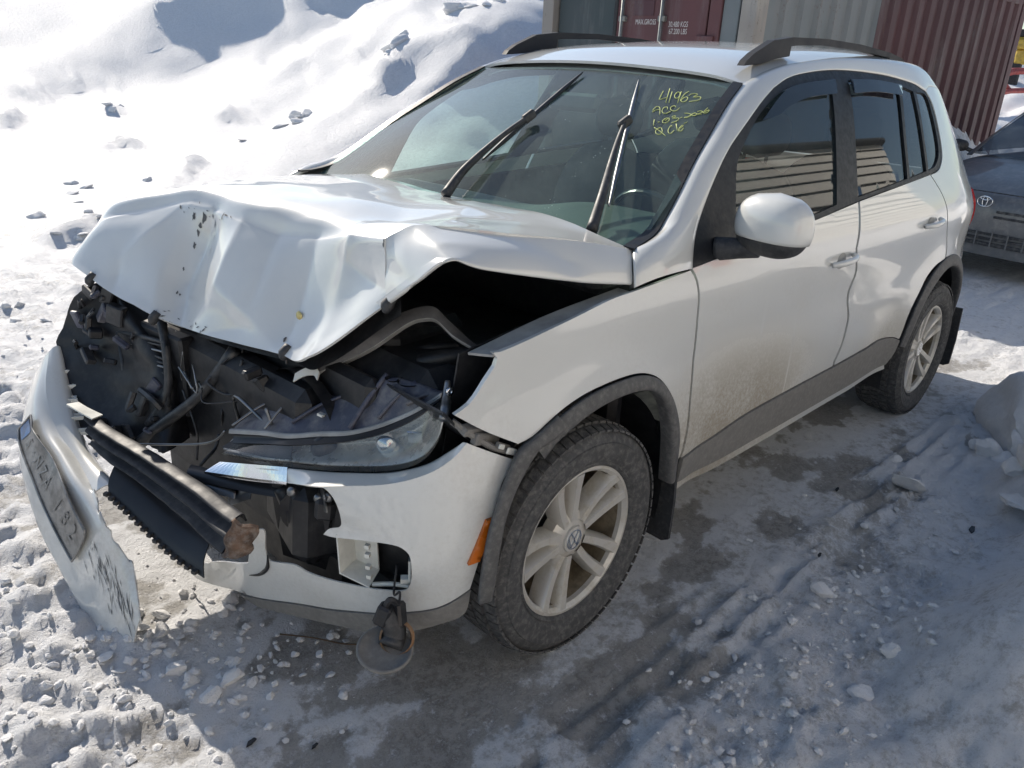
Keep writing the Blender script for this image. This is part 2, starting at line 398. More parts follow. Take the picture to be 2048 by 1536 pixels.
def text_mesh(s, size, extrude=.0):
    c = bpy.data.curves.new('text', 'FONT'); c.body = s; c.size = size; c.extrude = extrude; c.align_x = 'CENTER'; c.align_y = 'CENTER'; c.resolution_u = 3
    o = bpy.data.objects.new('text', c); COL.objects.link(o); me = bpy.data.meshes.new_from_object(o.evaluated_get(bpy.context.evaluated_depsgraph_get()))
    V = np.array([v.co[:] for v in me.vertices]); F = [tuple(p.vertices) for p in me.polygons]
    bpy.data.objects.remove(o); bpy.data.curves.remove(c); bpy.data.meshes.remove(me); return V, F
# value noise for terrain
_tab = rng.random((256, 256))
def vnoise(x, y):
    xi = np.floor(x).astype(int); yi = np.floor(y).astype(int); fx = x-xi; fy = y-yi; fx = fx*fx*fx*(fx*(fx*6-15)+10); fy = fy*fy*fy*(fy*(fy*6-15)+10)
    g = lambda a, c: _tab[a % 256, c % 256]
    return (g(xi, yi)*(1-fx)+g(xi+1, yi)*fx)*(1-fy)+(g(xi, yi+1)*(1-fx)+g(xi+1, yi+1)*fx)*fy
def fbm(x, y, sc, o=5, gain=.5):
    s = 0.; a = 1.; t = 0.; ca, sa = math.cos(.6), math.sin(.6)
    for k in range(o):
        s = s+a*(vnoise(x*sc+17.3*k, y*sc-9.1*k)-.5); t += a; a *= gain; x, y = x*ca-y*sa, x*sa+y*ca; sc *= 2.03
    return s/t*2
def sstep(a, b_, x): t = np.clip((x-a)/(b_-a), 0, 1); return t*t*(3-2*t)
# measured outlines, metres in the car frame (x rearward from the front axle, y to the far side, z up)
T = {
 'front_door': [(0.407, 1.041), (0.407, 1.041), (0.43, 1.01), (0.446, 0.959), (0.457, 0.891), (0.469, 0.806), (0.463, 0.734), (0.459, 0.655), (0.453, 0.583), (0.442, 0.519), (0.434, 0.462), (0.434, 0.462), (0.614, 0.458), (0.834, 0.487), (1.105, 0.498), (1.495, 0.508), (1.495, 0.508), (1.49, 0.53), (1.528, 0.592), (1.54, 0.687), (1.512, 0.766), (1.513, 0.819), (1.535, 0.876), (1.491, 0.965), (1.5, 1.006), (1.528, 1.13), (1.528, 1.13), (1.218, 1.103), (0.915, 1.078), (0.724, 1.064), (0.593, 1.055)],
 'rear_door': [(1.546, 1.132), (1.546, 1.132), (1.518, 1.004), (1.509, 0.963), (1.554, 0.873), (1.533, 0.816), (1.531, 0.763), (1.56, 0.684), (1.548, 0.588), (1.511, 0.526), (1.513, 0.508), (1.513, 0.508), (1.786, 0.519), (1.923, 0.53), (2.069, 0.513), (2.138, 0.493), (2.138, 0.493), (2.158, 0.555), (2.188, 0.614), (2.244, 0.68), (2.313, 0.744), (2.418, 0.788), (2.53, 0.803), (2.53, 0.803), (2.534, 0.871), (2.49, 0.96), (2.459, 1.045), (2.398, 1.112), (2.301, 1.183), (2.301, 1.183), (2.023, 1.164)],
 'cladding': [(0.436, 0.458), (0.436, 0.458), (0.616, 0.454), (0.836, 0.482), (1.108, 0.493), (1.507, 0.503), (1.79, 0.513), (1.926, 0.525), (2.072, 0.508), (2.136, 0.488), (2.136, 0.488), (2.126, 0.43), (2.09, 0.379), (2.09, 0.379), (1.801, 0.359), (1.534, 0.353), (1.033, 0.345), (0.694, 0.342), (0.443, 0.371), (0.443, 0.371)],
 'sill': [(0.443, 0.371), (0.443, 0.371), (0.694, 0.342), (1.033, 0.345), (1.534, 0.353), (1.801, 0.359), (2.09, 0.379), (2.09, 0.379), (2.108, 0.351), (2.108, 0.351), (1.831, 0.324), (1.563, 0.317), (1.06, 0.304), (0.715, 0.302), (0.438, 0.335), (0.438, 0.335)],
 'fender': [(0.148, 1.02), (0.148, 1.02), (0.029, 1.012), (-0.153, 0.981), (-0.311, 0.952), (-0.339, 0.952), (-0.339, 0.952), (-0.326, 0.93), (-0.355, 0.89), (-0.39, 0.844), (-0.43, 0.821), (-0.43, 0.821), (-0.355, 0.768), (-0.276, 0.723), (-0.276, 0.723), (-0.233, 0.732), (-0.185, 0.754), (-0.127, 0.778), (-0.057, 0.796), (0.02, 0.803), (0.104, 0.803), (0.174, 0.795), (0.235, 0.776), (0.283, 0.746), (0.332, 0.691), (0.365, 0.627), (0.388, 0.554), (0.408, 0.453), (0.408, 0.453), (0.421, 0.472), (0.424, 0.526), (0.438, 0.588), (0.446, 0.659), (0.452, 0.737), (0.458, 0.808), (0.446, 0.893), (0.435, 0.961), (0.42, 1.008), (0.396, 1.037), (0.396, 1.037)],
 'flare_front_out': [(0.421, 0.385), (0.399, 0.474), (0.383, 0.556), (0.359, 0.626), (0.326, 0.688), (0.281, 0.739), (0.233, 0.769), (0.173, 0.788), (0.104, 0.794), (0.02, 0.794), (-0.057, 0.784), (-0.127, 0.764), (-0.186, 0.738), (-0.234, 0.71)],
 'flare_front_in': [(0.388, 0.388), (0.357, 0.489), (0.339, 0.569), (0.312, 0.643), (0.284, 0.691), (0.235, 0.731), (0.179, 0.751), (0.104, 0.759), (0.021, 0.757), (-0.057, 0.744), (-0.119, 0.723), (-0.169, 0.699), (-0.205, 0.669)],
 'dlo_up': [(0.407, 1.041), (0.415, 1.069), (0.433, 1.107), (0.469, 1.154), (0.56, 1.237), (0.689, 1.332), (0.816, 1.4), (0.955, 1.467), (1.058, 1.509), (1.179, 1.541), (1.321, 1.56), (1.544, 1.576), (1.771, 1.579), (2.016, 1.573), (2.185, 1.562), (2.37, 1.544), (2.498, 1.518)],
 'dlo_rest': [(2.498, 1.518), (2.546, 1.467), (2.55, 1.388), (2.543, 1.312), (2.519, 1.248), (2.46, 1.207), (2.335, 1.188), (2.023, 1.164), (1.584, 1.136), (1.218, 1.103), (0.915, 1.078), (0.724, 1.064), (0.593, 1.055), (0.407, 1.041)],
 'glass_front': [(0.69, 1.192), (0.69, 1.192), (0.731, 1.288), (0.796, 1.347), (0.923, 1.427), (1.081, 1.489), (1.219, 1.518), (1.51, 1.542), (1.51, 1.542), (1.36, 1.134), (1.36, 1.134), (1.158, 1.114), (0.854, 1.089), (0.651, 1.074), (0.651, 1.074)],
 'glass_rear': [(1.665, 1.544), (1.665, 1.544), (1.912, 1.547), (2.15, 1.535), (2.15, 1.535), (2.087, 1.367), (2.047, 1.181), (2.047, 1.181), (1.543, 1.146), (1.543, 1.146)],
 'glass_rear_small': [(2.183, 1.534), (2.183, 1.534), (2.313, 1.514), (2.313, 1.514), (2.296, 1.363), (2.277, 1.199), (2.277, 1.199), (2.075, 1.182), (2.075, 1.182), (2.114, 1.366)],
 'glass_quarter': [(2.348, 1.511), (2.348, 1.511), (2.483, 1.501), (2.507, 1.424), (2.492, 1.278), (2.405, 1.216), (2.303, 1.201), (2.303, 1.201), (2.322, 1.362)],
 'visor_front': [(0.912, 1.415), (0.912, 1.415), (1.084, 1.493), (1.224, 1.524), (1.524, 1.547), (1.524, 1.547), (1.503, 1.499), (1.503, 1.499), (1.27, 1.484), (1.121, 1.457), (1.033, 1.432)],
 'visor_rear': [(1.658, 1.549), (1.658, 1.549), (1.916, 1.551), (2.16, 1.539), (2.16, 1.539), (2.132, 1.499), (2.132, 1.499), (1.874, 1.509), (1.65, 1.501), (1.65, 1.501)],
 'handle1': [(1.382, 0.938)],
 'handle2': [(2.266, 0.986)],
 'ws_edge': [(0.146, -0.866, 1.029), (0.152, -0.855, 1.071), (0.196, -0.815, 1.109), (0.246, -0.8, 1.113), (0.322, -0.79, 1.13), (0.375, -0.775, 1.159), (0.451, -0.755, 1.21), (0.57, -0.72, 1.295), (0.697, -0.685, 1.373), (0.829, -0.65, 1.453), (0.961, -0.617, 1.516)],
 'hood_rear': [(0.293, 0.66, 1.109), (0.27, 0.268, 1.137), (0.22, -0.032, 1.139), (0.18, -0.327, 1.149), (0.16, -0.544, 1.159), (0.17, -0.682, 1.136), (0.199, -0.8, 1.108)],
 'hood_right': [(0.293, 0.66, 1.109), (0.11, 0.66, 1.117), (-0.065, 0.66, 1.114), (-0.202, 0.66, 1.111), (-0.311, 0.67, 1.099), (-0.422, 0.68, 1.087), (-0.503, 0.69, 1.071), (-0.555, 0.7, 1.048), (-0.584, 0.71, 1)],
 'hood_break': [(-0.584, 0.71, 1), (-0.509, 0.55, 1.05), (-0.448, 0.4, 1.081), (-0.428, 0.25, 1.085), (-0.41, 0.1, 1.085), (-0.386, -0.05, 1.071), (-0.364, -0.2, 1.085), (-0.358, -0.35, 1.124), (-0.366, -0.5, 1.143)],
 'hood_mid1': [(-0.625, 0.715, 0.963), (-0.559, 0.545, 1.005), (-0.496, 0.39, 1.014), (-0.459, 0.28, 1.015), (-0.451, 0.1, 1.033), (-0.433, -0.06, 1.019), (-0.4, -0.2, 1.023), (-0.38, -0.355, 1.065), (-0.379, -0.515, 1.102)],
 'hood_mid2': [(-0.66, 0.72, 0.917), (-0.608, 0.53, 0.924), (-0.559, 0.36, 0.906), (-0.517, 0.28, 0.894), (-0.514, 0.09, 0.921), (-0.493, -0.075, 0.913), (-0.451, -0.22, 0.914), (-0.412, -0.36, 0.955), (-0.392, -0.53, 1.065)],
 'hood_mid3': [(-0.682, 0.72, 0.888), (-0.64, 0.51, 0.867), (-0.595, 0.32, 0.836), (-0.561, 0.24, 0.819), (-0.552, 0.08, 0.84), (-0.523, -0.08, 0.842), (-0.488, -0.24, 0.851), (-0.459, -0.36, 0.878), (-0.407, -0.55, 1.03)],
 'hood_low': [(-0.692, 0.71, 0.873), (-0.665, 0.49, 0.834), (-0.618, 0.29, 0.8), (-0.585, 0.21, 0.784), (-0.578, 0.08, 0.792), (-0.55, -0.07, 0.8), (-0.518, -0.25, 0.815), (-0.502, -0.36, 0.83), (-0.413, -0.56, 1.006)],
 'hood_crease': [(-0.366, -0.5, 1.143), (-0.329, -0.55, 1.177), (-0.285, -0.62, 1.184), (-0.168, -0.7, 1.17), (0.012, -0.76, 1.145), (0.201, -0.8, 1.107)],
 'hood_sidemid': [(-0.383, -0.525, 1.087), (-0.371, -0.59, 1.134), (-0.339, -0.675, 1.158), (-0.227, -0.745, 1.144), (-0.03, -0.8, 1.106), (0.163, -0.835, 1.071)],
 'hood_sidelow': [(-0.413, -0.56, 1.006), (-0.405, -0.66, 1.077), (-0.368, -0.73, 1.137), (-0.287, -0.77, 1.115), (-0.048, -0.82, 1.064), (0.148, -0.85, 1.033)],
 'bumper_face': [(0.356, 0.744), (0.356, 0.744), (0.223, 0.676), (0.223, 0.676), (0.268, 0.634), (0.282, 0.58), (0.295, 0.545), (0.328, 0.446), (0.346, 0.364), (0.346, 0.364), (0.416, 0.319), (0.502, 0.29), (0.62, 0.248), (0.729, 0.212), (0.841, 0.185), (1.08, 0.12), (1.39, 0.059), (1.39, 0.059), (1.388, 0.067), (1.167, 0.193), (0.987, 0.276), (0.987, 0.276), (0.972, 0.325), (1.004, 0.341), (1.004, 0.341), (0.949, 0.393), (0.903, 0.415), (0.91, 0.348), (0.9, 0.317), (0.822, 0.332), (0.782, 0.322), (0.73, 0.321), (0.666, 0.327), (0.583, 0.34), (0.508, 0.357), (0.49, 0.376), (0.483, 0.406), (0.485, 0.455), (0.496, 0.476), (0.526, 0.485), (0.606, 0.474), (0.689, 0.459), (0.722, 0.458), (0.722, 0.458), (0.709, 0.476), (0.681, 0.488), (0.673, 0.511), (0.674, 0.537), (0.689, 0.566), (0.713, 0.584), (0.739, 0.585), (0.739, 0.585), (0.643, 0.61), (0.54, 0.639), (0.458, 0.672), (0.4, 0.706)],
 'bumper_lip': [(1.072, 0.117), (1.072, 0.117), (0.842, 0.181), (0.73, 0.207), (0.621, 0.244), (0.502, 0.287), (0.416, 0.316), (0.345, 0.361), (0.345, 0.361), (0.355, 0.289), (0.415, 0.261), (0.484, 0.23), (0.616, 0.178), (0.683, 0.162), (0.853, 0.132), (1.014, 0.104), (1.014, 0.104)],
 'reflector': [(0.315, 0.553), (0.315, 0.553), (0.293, 0.555), (0.293, 0.555), (0.331, 0.448), (0.331, 0.448), (0.358, 0.444), (0.358, 0.444)],
 'ledge_front': [(-0.687, -0.12, 0.473), (-0.642, -0.28, 0.505), (-0.613, -0.42, 0.542), (-0.608, -0.544, 0.585), (-0.571, -0.632, 0.61), (-0.526, -0.725, 0.639), (-0.477, -0.79, 0.672), (-0.432, -0.823, 0.706), (-0.394, -0.836, 0.744)],
 'ledge_back': [(-0.655, -0.14, 0.499), (-0.634, -0.27, 0.537), (-0.6, -0.4, 0.57), (-0.562, -0.49, 0.586), (-0.529, -0.57, 0.604), (-0.481, -0.665, 0.628), (-0.436, -0.74, 0.664), (-0.411, -0.79, 0.708), (-0.398, -0.825, 0.742)],
 'lamp_low': [(-0.661, -0.16, 0.536), (-0.621, -0.3, 0.55), (-0.592, -0.4, 0.572), (-0.562, -0.49, 0.59), (-0.525, -0.565, 0.605), (-0.477, -0.66, 0.629), (-0.443, -0.73, 0.668), (-0.425, -0.77, 0.73), (-0.417, -0.785, 0.802)],
 'lamp_top': [(-0.625, -0.17, 0.558), (-0.593, -0.28, 0.588), (-0.572, -0.37, 0.613), (-0.535, -0.45, 0.635), (-0.5, -0.53, 0.663), (-0.461, -0.6, 0.696), (-0.425, -0.67, 0.744), (-0.406, -0.72, 0.789), (-0.402, -0.75, 0.82)],
 'brow_low': [(-0.629, -0.17, 0.563), (-0.593, -0.28, 0.591), (-0.572, -0.37, 0.616), (-0.534, -0.45, 0.638), (-0.5, -0.53, 0.666), (-0.461, -0.6, 0.699), (-0.425, -0.67, 0.747), (-0.406, -0.72, 0.795), (-0.402, -0.75, 0.825)],
 'brow_top': [(-0.621, -0.15, 0.588), (-0.581, -0.26, 0.611), (-0.554, -0.34, 0.624), (-0.515, -0.42, 0.648), (-0.479, -0.5, 0.67), (-0.439, -0.57, 0.703), (-0.401, -0.64, 0.749), (-0.382, -0.69, 0.789), (-0.388, -0.74, 0.828)],
 'house_back': [(-0.502, -0.12, 0.614), (-0.472, -0.18, 0.661), (-0.46, -0.24, 0.693), (-0.433, -0.32, 0.708), (-0.424, -0.4, 0.718), (-0.412, -0.46, 0.741), (-0.378, -0.52, 0.797), (-0.355, -0.6, 0.802), (-0.344, -0.7, 0.797)],
 'rb_rear': [(-0.756, 0.76, 0.602), (-0.784, 0.65, 0.505), (-0.815, 0.51, 0.423), (-0.826, 0.37, 0.377), (-0.829, 0.18, 0.36)],
 'rb_sh': [(-0.785, 0.77, 0.586), (-0.841, 0.66, 0.499), (-0.864, 0.53, 0.421), (-0.862, 0.38, 0.376), (-0.879, 0.2, 0.342), (-0.896, 0.1, 0.312), (-0.896, 0.03, 0.281), (-0.883, -0.05, 0.217), (-0.907, -0.14, 0.125)],
 'rb_pt': [(-0.809, 0.79, 0.547), (-0.877, 0.68, 0.467), (-0.904, 0.55, 0.414), (-0.907, 0.41, 0.384), (-0.917, 0.27, 0.344), (-0.916, 0.12, 0.278), (-0.916, 0.04, 0.225), (-0.911, -0.04, 0.171), (-0.92, -0.14, 0.098)],
 'rb_pb': [(-0.831, 0.83, 0.483), (-0.9, 0.73, 0.404), (-0.941, 0.63, 0.347), (-0.958, 0.48, 0.288), (-0.966, 0.35, 0.223), (-0.964, 0.2, 0.142), (-0.963, 0.12, 0.108), (-0.957, 0.01, 0.079), (-0.939, -0.13, 0.045)],
 'rb_bt': [(-0.836, 0.84, 0.448), (-0.906, 0.74, 0.348), (-0.953, 0.64, 0.285), (-0.977, 0.51, 0.219), (-0.988, 0.4, 0.161), (-0.989, 0.27, 0.108), (-0.986, 0.17, 0.065), (-0.978, 0.05, 0.022), (-0.956, -0.12, 0.027)],
 'arch_lo': [(-0.466, -0.28, 0.75), (-0.429, -0.33, 0.778), (-0.363, -0.42, 0.842), (-0.304, -0.5, 0.92), (-0.274, -0.53, 0.937), (-0.255, -0.56, 0.937), (-0.249, -0.62, 0.91), (-0.219, -0.7, 0.878)],
 'arch_hi': [(-0.484, -0.26, 0.758), (-0.432, -0.3, 0.791), (-0.39, -0.37, 0.862), (-0.306, -0.46, 0.934), (-0.244, -0.52, 0.962), (-0.229, -0.57, 0.938), (-0.21, -0.64, 0.895), (-0.197, -0.7, 0.878)],
 'beam_hi': [(-0.822, 0.399, 0.49), (-0.817, 0.274, 0.49), (-0.799, 0.102, 0.49), (-0.784, -0.123, 0.5), (-0.773, -0.299, 0.5), (-0.771, -0.429, 0.5)],
 'beam_lo': [(-0.828, 0.348, 0.42), (-0.83, 0.204, 0.42), (-0.814, 0.068, 0.415), (-0.801, -0.109, 0.41), (-0.799, -0.294, 0.41), (-0.8, -0.42, 0.41)],
 'strip_l': [(-0.159, -0.905, 0.764), (-0.234, -0.905, 0.731), (-0.291, -0.905, 0.709), (-0.327, -0.91, 0.663), (-0.357, -0.912, 0.607), (-0.385, -0.912, 0.518), (-0.398, -0.91, 0.424), (-0.4, -0.905, 0.347)],
 'strip_r': [(-0.124, -0.91, 0.729), (-0.191, -0.91, 0.709), (-0.233, -0.91, 0.7), (-0.296, -0.915, 0.639), (-0.336, -0.918, 0.566), (-0.353, -0.918, 0.48), (-0.359, -0.915, 0.401), (-0.362, -0.91, 0.343)],
 'support_out': [(-0.659, 0.68, 0.808), (-0.706, 0.74, 0.755), (-0.752, 0.77, 0.602), (-0.784, 0.65, 0.47), (-0.793, 0.52, 0.396), (-0.758, 0.36, 0.368)],
 'support_in': [(-0.604, 0.58, 0.801), (-0.605, 0.48, 0.735), (-0.603, 0.39, 0.677), (-0.605, 0.3, 0.589), (-0.629, 0.26, 0.493), (-0.668, 0.2, 0.402)],
 'rad': [(-0.628, 0.56, 0.672), (-0.585, 0.3, 0.699), (-0.609, 0.27, 0.526), (-0.653, 0.48, 0.501)],
 'diag': [(-0.503, 0.03, 0.742), (-0.57, 0.14, 0.584), (-0.639, 0.25, 0.474), (-0.711, 0.36, 0.361)],
 'vbar': [(-0.572, 0.36, 0.76), (-0.591, 0.3, 0.684), (-0.608, 0.28, 0.564), (-0.658, 0.32, 0.446)],
 'wire': [(-0.81, 0.42, 0.39), (-0.738, 0.28, 0.421), (-0.674, 0.14, 0.453), (-0.636, 0.02, 0.489), (-0.62, -0.05, 0.523), (-0.614, -0.1, 0.568)],
 'slat1': [(-0.727, -0.08, 0.45), (-0.675, -0.2, 0.457), (-0.628, -0.3, 0.461), (-0.581, -0.42, 0.479)],
 'slat2': [(-0.724, -0.08, 0.434), (-0.699, -0.16, 0.433), (-0.659, -0.22, 0.422), (-0.672, -0.2, 0.399), (-0.646, -0.28, 0.447)],
 'hook': [(-0.487, -0.27, 0.758), (-0.468, -0.29, 0.775), (-0.451, -0.31, 0.78), (-0.452, -0.33, 0.772)],
 'filter': [(-0.28, -0.19, 0.772), (-0.28, -0.427, 0.847), (-0.28, -0.422, 0.76), (-0.28, -0.211, 0.7)],
 'crashbox': [(-0.66, -0.31, 0.477), (-0.62, -0.392, 0.506), (-0.58, -0.515, 0.545), (-0.57, -0.568, 0.53), (-0.57, -0.574, 0.484), (-0.58, -0.507, 0.431), (-0.62, -0.372, 0.324), (-0.64, -0.31, 0.364)],
 'bolts': [(-0.615, -0.44, 0.525), (-0.59, -0.523, 0.534), (-0.59, -0.566, 0.556), (-0.6, -0.441, 0.37)],
 'ear': [(-0.383, -0.75, 0.824), (-0.427, -0.79, 0.794)],
 'fog': [(-0.6, -0.8, 0.257), (-0.567, -0.79, 0.288), (-0.584, -0.775, 0.346), (-0.552, -0.79, 0.348), (-0.526, -0.742, 0.372)],
 'hoodclips': [(-0.676, 0.6, 0.854), (-0.618, 0.285, 0.797), (-0.506, -0.26, 0.823), (-0.409, -0.57, 1.01)],
 'chips': [(-0.452, 0.33, 1.07), (-0.44, 0.29, 1.068), (-0.453, 0.3, 1.045), (-0.459, 0.305, 1.024), (-0.469, 0.31, 0.988), (-0.492, 0.33, 0.911), (-0.517, 0.33, 0.818), (-0.511, 0.31, 0.818), (-0.357, -0.51, 1.132)],
 'plug': [(-0.443, -0.235, 0.897)],
 'tabs': [(-0.777, 0.69, 0.535), (-0.792, 0.65, 0.499), (-0.808, 0.6, 0.471), (-0.818, 0.53, 0.437), (-0.819, 0.46, 0.412), (-0.814, 0.36, 0.389)],
 'wiper1': [(0.213, -0.656, 1.129), (0.31, -0.602, 1.211), (0.471, -0.507, 1.317), (0.597, -0.439, 1.388), (0.323, -0.619, 1.182), (0.861, -0.28, 1.509)],
 'wiper2': [(0.17, -0.097, 1.148), (0.256, -0.085, 1.222), (0.405, -0.085, 1.314), (0.531, -0.09, 1.379), (0.334, -0.082, 1.246), (0.869, -0.021, 1.522)],
}
INK = [
 [(0.844, -0.396, 1.479), (0.804, -0.413, 1.458), (0.798, -0.418, 1.455), (0.816, -0.432, 1.462)],
 [(0.864, -0.407, 1.488), (0.789, -0.449, 1.447)],
 [(0.85, -0.427, 1.479), (0.793, -0.458, 1.448)],
 [(0.855, -0.454, 1.478), (0.854, -0.445, 1.479), (0.836, -0.448, 1.47), (0.824, -0.459, 1.462), (0.824, -0.467, 1.462), (0.84, -0.465, 1.469), (0.855, -0.455, 1.478)],
 [(0.861, -0.455, 1.481), (0.802, -0.485, 1.448)],
 [(0.871, -0.477, 1.483), (0.854, -0.474, 1.475), (0.822, -0.483, 1.459), (0.813, -0.493, 1.453), (0.815, -0.502, 1.453), (0.83, -0.502, 1.46), (0.84, -0.494, 1.466), (0.837, -0.487, 1.465), (0.815, -0.485, 1.455)],
 [(0.85, -0.493, 1.471), (0.864, -0.496, 1.477), (0.867, -0.51, 1.478), (0.863, -0.515, 1.475), (0.848, -0.512, 1.468), (0.856, -0.529, 1.47), (0.852, -0.538, 1.466), (0.838, -0.536, 1.46), (0.821, -0.515, 1.454)],
 [(0.736, -0.439, 1.423), (0.757, -0.437, 1.433), (0.759, -0.446, 1.433), (0.75, -0.457, 1.427), (0.725, -0.476, 1.413)],
 [(0.727, -0.445, 1.418), (0.74, -0.447, 1.424), (0.748, -0.458, 1.426)],
 [(0.759, -0.479, 1.429), (0.769, -0.47, 1.434), (0.762, -0.463, 1.432), (0.745, -0.469, 1.423), (0.736, -0.48, 1.417), (0.738, -0.49, 1.417), (0.752, -0.496, 1.423)],
 [(0.78, -0.496, 1.436), (0.783, -0.486, 1.44), (0.774, -0.482, 1.435), (0.763, -0.488, 1.429), (0.758, -0.5, 1.425), (0.763, -0.51, 1.427), (0.78, -0.509, 1.435)],
 [(0.694, -0.479, 1.397), (0.667, -0.497, 1.381)],
 [(0.688, -0.497, 1.392), (0.692, -0.502, 1.393)],
 [(0.72, -0.514, 1.405), (0.714, -0.506, 1.403), (0.699, -0.507, 1.396), (0.692, -0.515, 1.391), (0.698, -0.523, 1.393), (0.711, -0.523, 1.399), (0.72, -0.514, 1.405), (0.704, -0.513, 1.397)],
 [(0.728, -0.52, 1.408), (0.738, -0.522, 1.412), (0.735, -0.528, 1.41), (0.724, -0.527, 1.405), (0.732, -0.541, 1.407), (0.728, -0.546, 1.404), (0.716, -0.546, 1.398), (0.703, -0.538, 1.393)],
 [(0.736, -0.546, 1.408), (0.741, -0.55, 1.41)],
 [(0.761, -0.543, 1.421), (0.765, -0.552, 1.422), (0.763, -0.566, 1.419), (0.753, -0.566, 1.414), (0.743, -0.557, 1.41), (0.743, -0.561, 1.409), (0.751, -0.567, 1.413), (0.765, -0.569, 1.419)],
 [(0.776, -0.571, 1.424), (0.766, -0.567, 1.42), (0.761, -0.571, 1.417), (0.764, -0.58, 1.417), (0.773, -0.58, 1.422), (0.776, -0.571, 1.424)],
 [(0.785, -0.574, 1.428), (0.792, -0.581, 1.431), (0.789, -0.59, 1.428), (0.78, -0.586, 1.424), (0.773, -0.582, 1.421), (0.779, -0.594, 1.423)],
 [(0.814, -0.591, 1.441), (0.795, -0.592, 1.431), (0.786, -0.596, 1.426), (0.79, -0.604, 1.427), (0.802, -0.605, 1.433), (0.804, -0.6, 1.434), (0.791, -0.596, 1.429)],
 [(0.669, -0.525, 1.378), (0.66, -0.519, 1.375), (0.646, -0.522, 1.368), (0.637, -0.533, 1.361), (0.639, -0.544, 1.361), (0.655, -0.541, 1.369), (0.667, -0.528, 1.377)],
 [(0.66, -0.506, 1.377), (0.653, -0.531, 1.37), (0.64, -0.565, 1.358)],
 [(0.688, -0.552, 1.383), (0.69, -0.546, 1.385), (0.67, -0.552, 1.375), (0.657, -0.563, 1.366), (0.658, -0.571, 1.366), (0.674, -0.57, 1.374)],
 [(0.704, -0.555, 1.391), (0.675, -0.582, 1.373)],
 [(0.685, -0.578, 1.378), (0.696, -0.581, 1.383), (0.706, -0.58, 1.388), (0.705, -0.576, 1.388), (0.69, -0.578, 1.381), (0.679, -0.585, 1.374), (0.681, -0.591, 1.374), (0.695, -0.589, 1.382)],
 [(0.717, -0.575, 1.394), (0.727, -0.579, 1.399)],]
CHUNKS = [(-1.048, 0.472, 0.023), (-1.076, 0.346, 0.022), (-0.813, -0.009, 0.029), (-0.851, -0.099, 0.031), (-0.898, -0.08, 0.028), (-0.772, -0.119, 0.023), (-0.711, -0.052, 0.012), (-0.682, -0.049, 0.012), (-0.634, -0.091, 0.033), (-0.682, -0.13, 0.02), (-1.008, -0.12, 0.024), (-1.034, -0.087, 0.019), (-1.051, -0.052, 0.016), (-0.797, -0.403, 0.032), (-0.756, -0.441, 0.023), (-0.745, -0.506, 0.018), (-0.642, -0.49, 0.013), (-0.717, -0.478, 0.016), (-0.481, -0.457, 0.014), (-0.796, -0.296, 0.019), (-0.757, -0.342, 0.021), (-0.889, -0.28, 0.033), (-0.875, -0.336, 0.023), (-0.861, -0.418, 0.032), (-0.939, -0.493, 0.018), (-0.917, -0.525, 0.017), (-0.792, -0.662, 0.011), (-1.14, -0.316, 0.018), (-1.223, -0.198, 0.024), (-1.254, -0.208, 0.017), (-1.171, -0.386, 0.014), (-1.17, -0.183, 0.025), (-1.2, -0.055, 0.025), (-1.107, -0.27, 0.022), (-1.054, -0.228, 0.018), (-1.13, -0.16, 0.02), (-1.001, -0.197, 0.018), (0.749, -1.279, 0.045), (0.423, -1.546, 0.036), (0.609, -1.55, 0.034), (1.955, -1.055, 0.031), (0.856, -1.355, 0.023), (0.925, -1.416, 0.019), (0.834, -1.405, 0.016), (-0.905, -0.155, 0.022), (-0.874, -0.209, 0.019), (-0.824, -0.159, 0.017), (-0.966, -0.178, 0.02), (0.881, -0.956, 0.012), (1.352, -0.933, 0.012), (-0.716, -0.402, 0.016), (-0.566, -0.456, 0.016), (-0.589, -0.54, 0.016), (-0.616, -0.411, 0.014), (-1.275, -0.278, 0.016), (-1.212, -0.295, 0.015), (-1.108, -0.409, 0.014), (-1.032, -0.331, 0.015), (-0.973, -0.094, 0.016), (-1.105, 0.371, 0.018), (-0.428, 2.5, 0.037), (-0.34, 3.075, 0.046), (-0.21, 2.982, 0.035), (-0.231, 3.369, 0.043), (-0.06, 3.382, 0.037), (-0.314, 3.363, 0.042)]
# ------------------------------------------------------------------ the crashed car
car = root('crashed_car', (1.3, 0, 0), 'white compact SUV with crushed front, torn bumper and buckled hood', 'car')
def A3(l): return np.array(l, float)
def side3(l, off=0., sgn=-1): a = A3(l); return np.stack([a[:, 0], sgn*(SIDE(a[:, 0], a[:, 1])+off), a[:, 1]], 1)
def orient(V, F, face):
    V = np.array(V); n = np.zeros(3)
    for f in F: n += np.cross(V[f[1]]-V[f[0]], V[f[2]]-V[f[0]])
    return [tuple(f[::-1]) for f in F] if n @ np.array(face) < 0 else F
def side_panel(name, outline, mat, holes=(), off=0., thick=.012, step=.03, both=True, parent=None, ostep=None):
    P, F = fill(outline, holes, step, ostep); res = []
    for sg in ((-1, 1) if both else (-1,)):
        V = np.stack([P[:, 0], sg*(SIDE(P[:, 0], P[:, 1])+off), P[:, 1]], 1); G = orient(V, F, (0, sg, 0))
        res.append(mk(name, V, G, mat, parent if parent is not None else car, thick=thick))
    return res
def sheet(name, curves, nu, nv, mat, face, parent=None, thick=.004, fn=None, smooth=True):
    V, F, sh = loft(curves, nu, nv)
    if fn is not None: V = fn(V)
    return mk(name, V, orient(V, F, face), mat, parent if parent is not None else car, thick=thick, smooth=smooth)
fd = side_panel('front_door', T['front_door'], 'paint'); rd = side_panel('rear_door', T['rear_door'], 'paint')
tag(fd[0], 'front door with dried road splash behind the wheel')
side_panel('fender', T['fender'], 'paint')
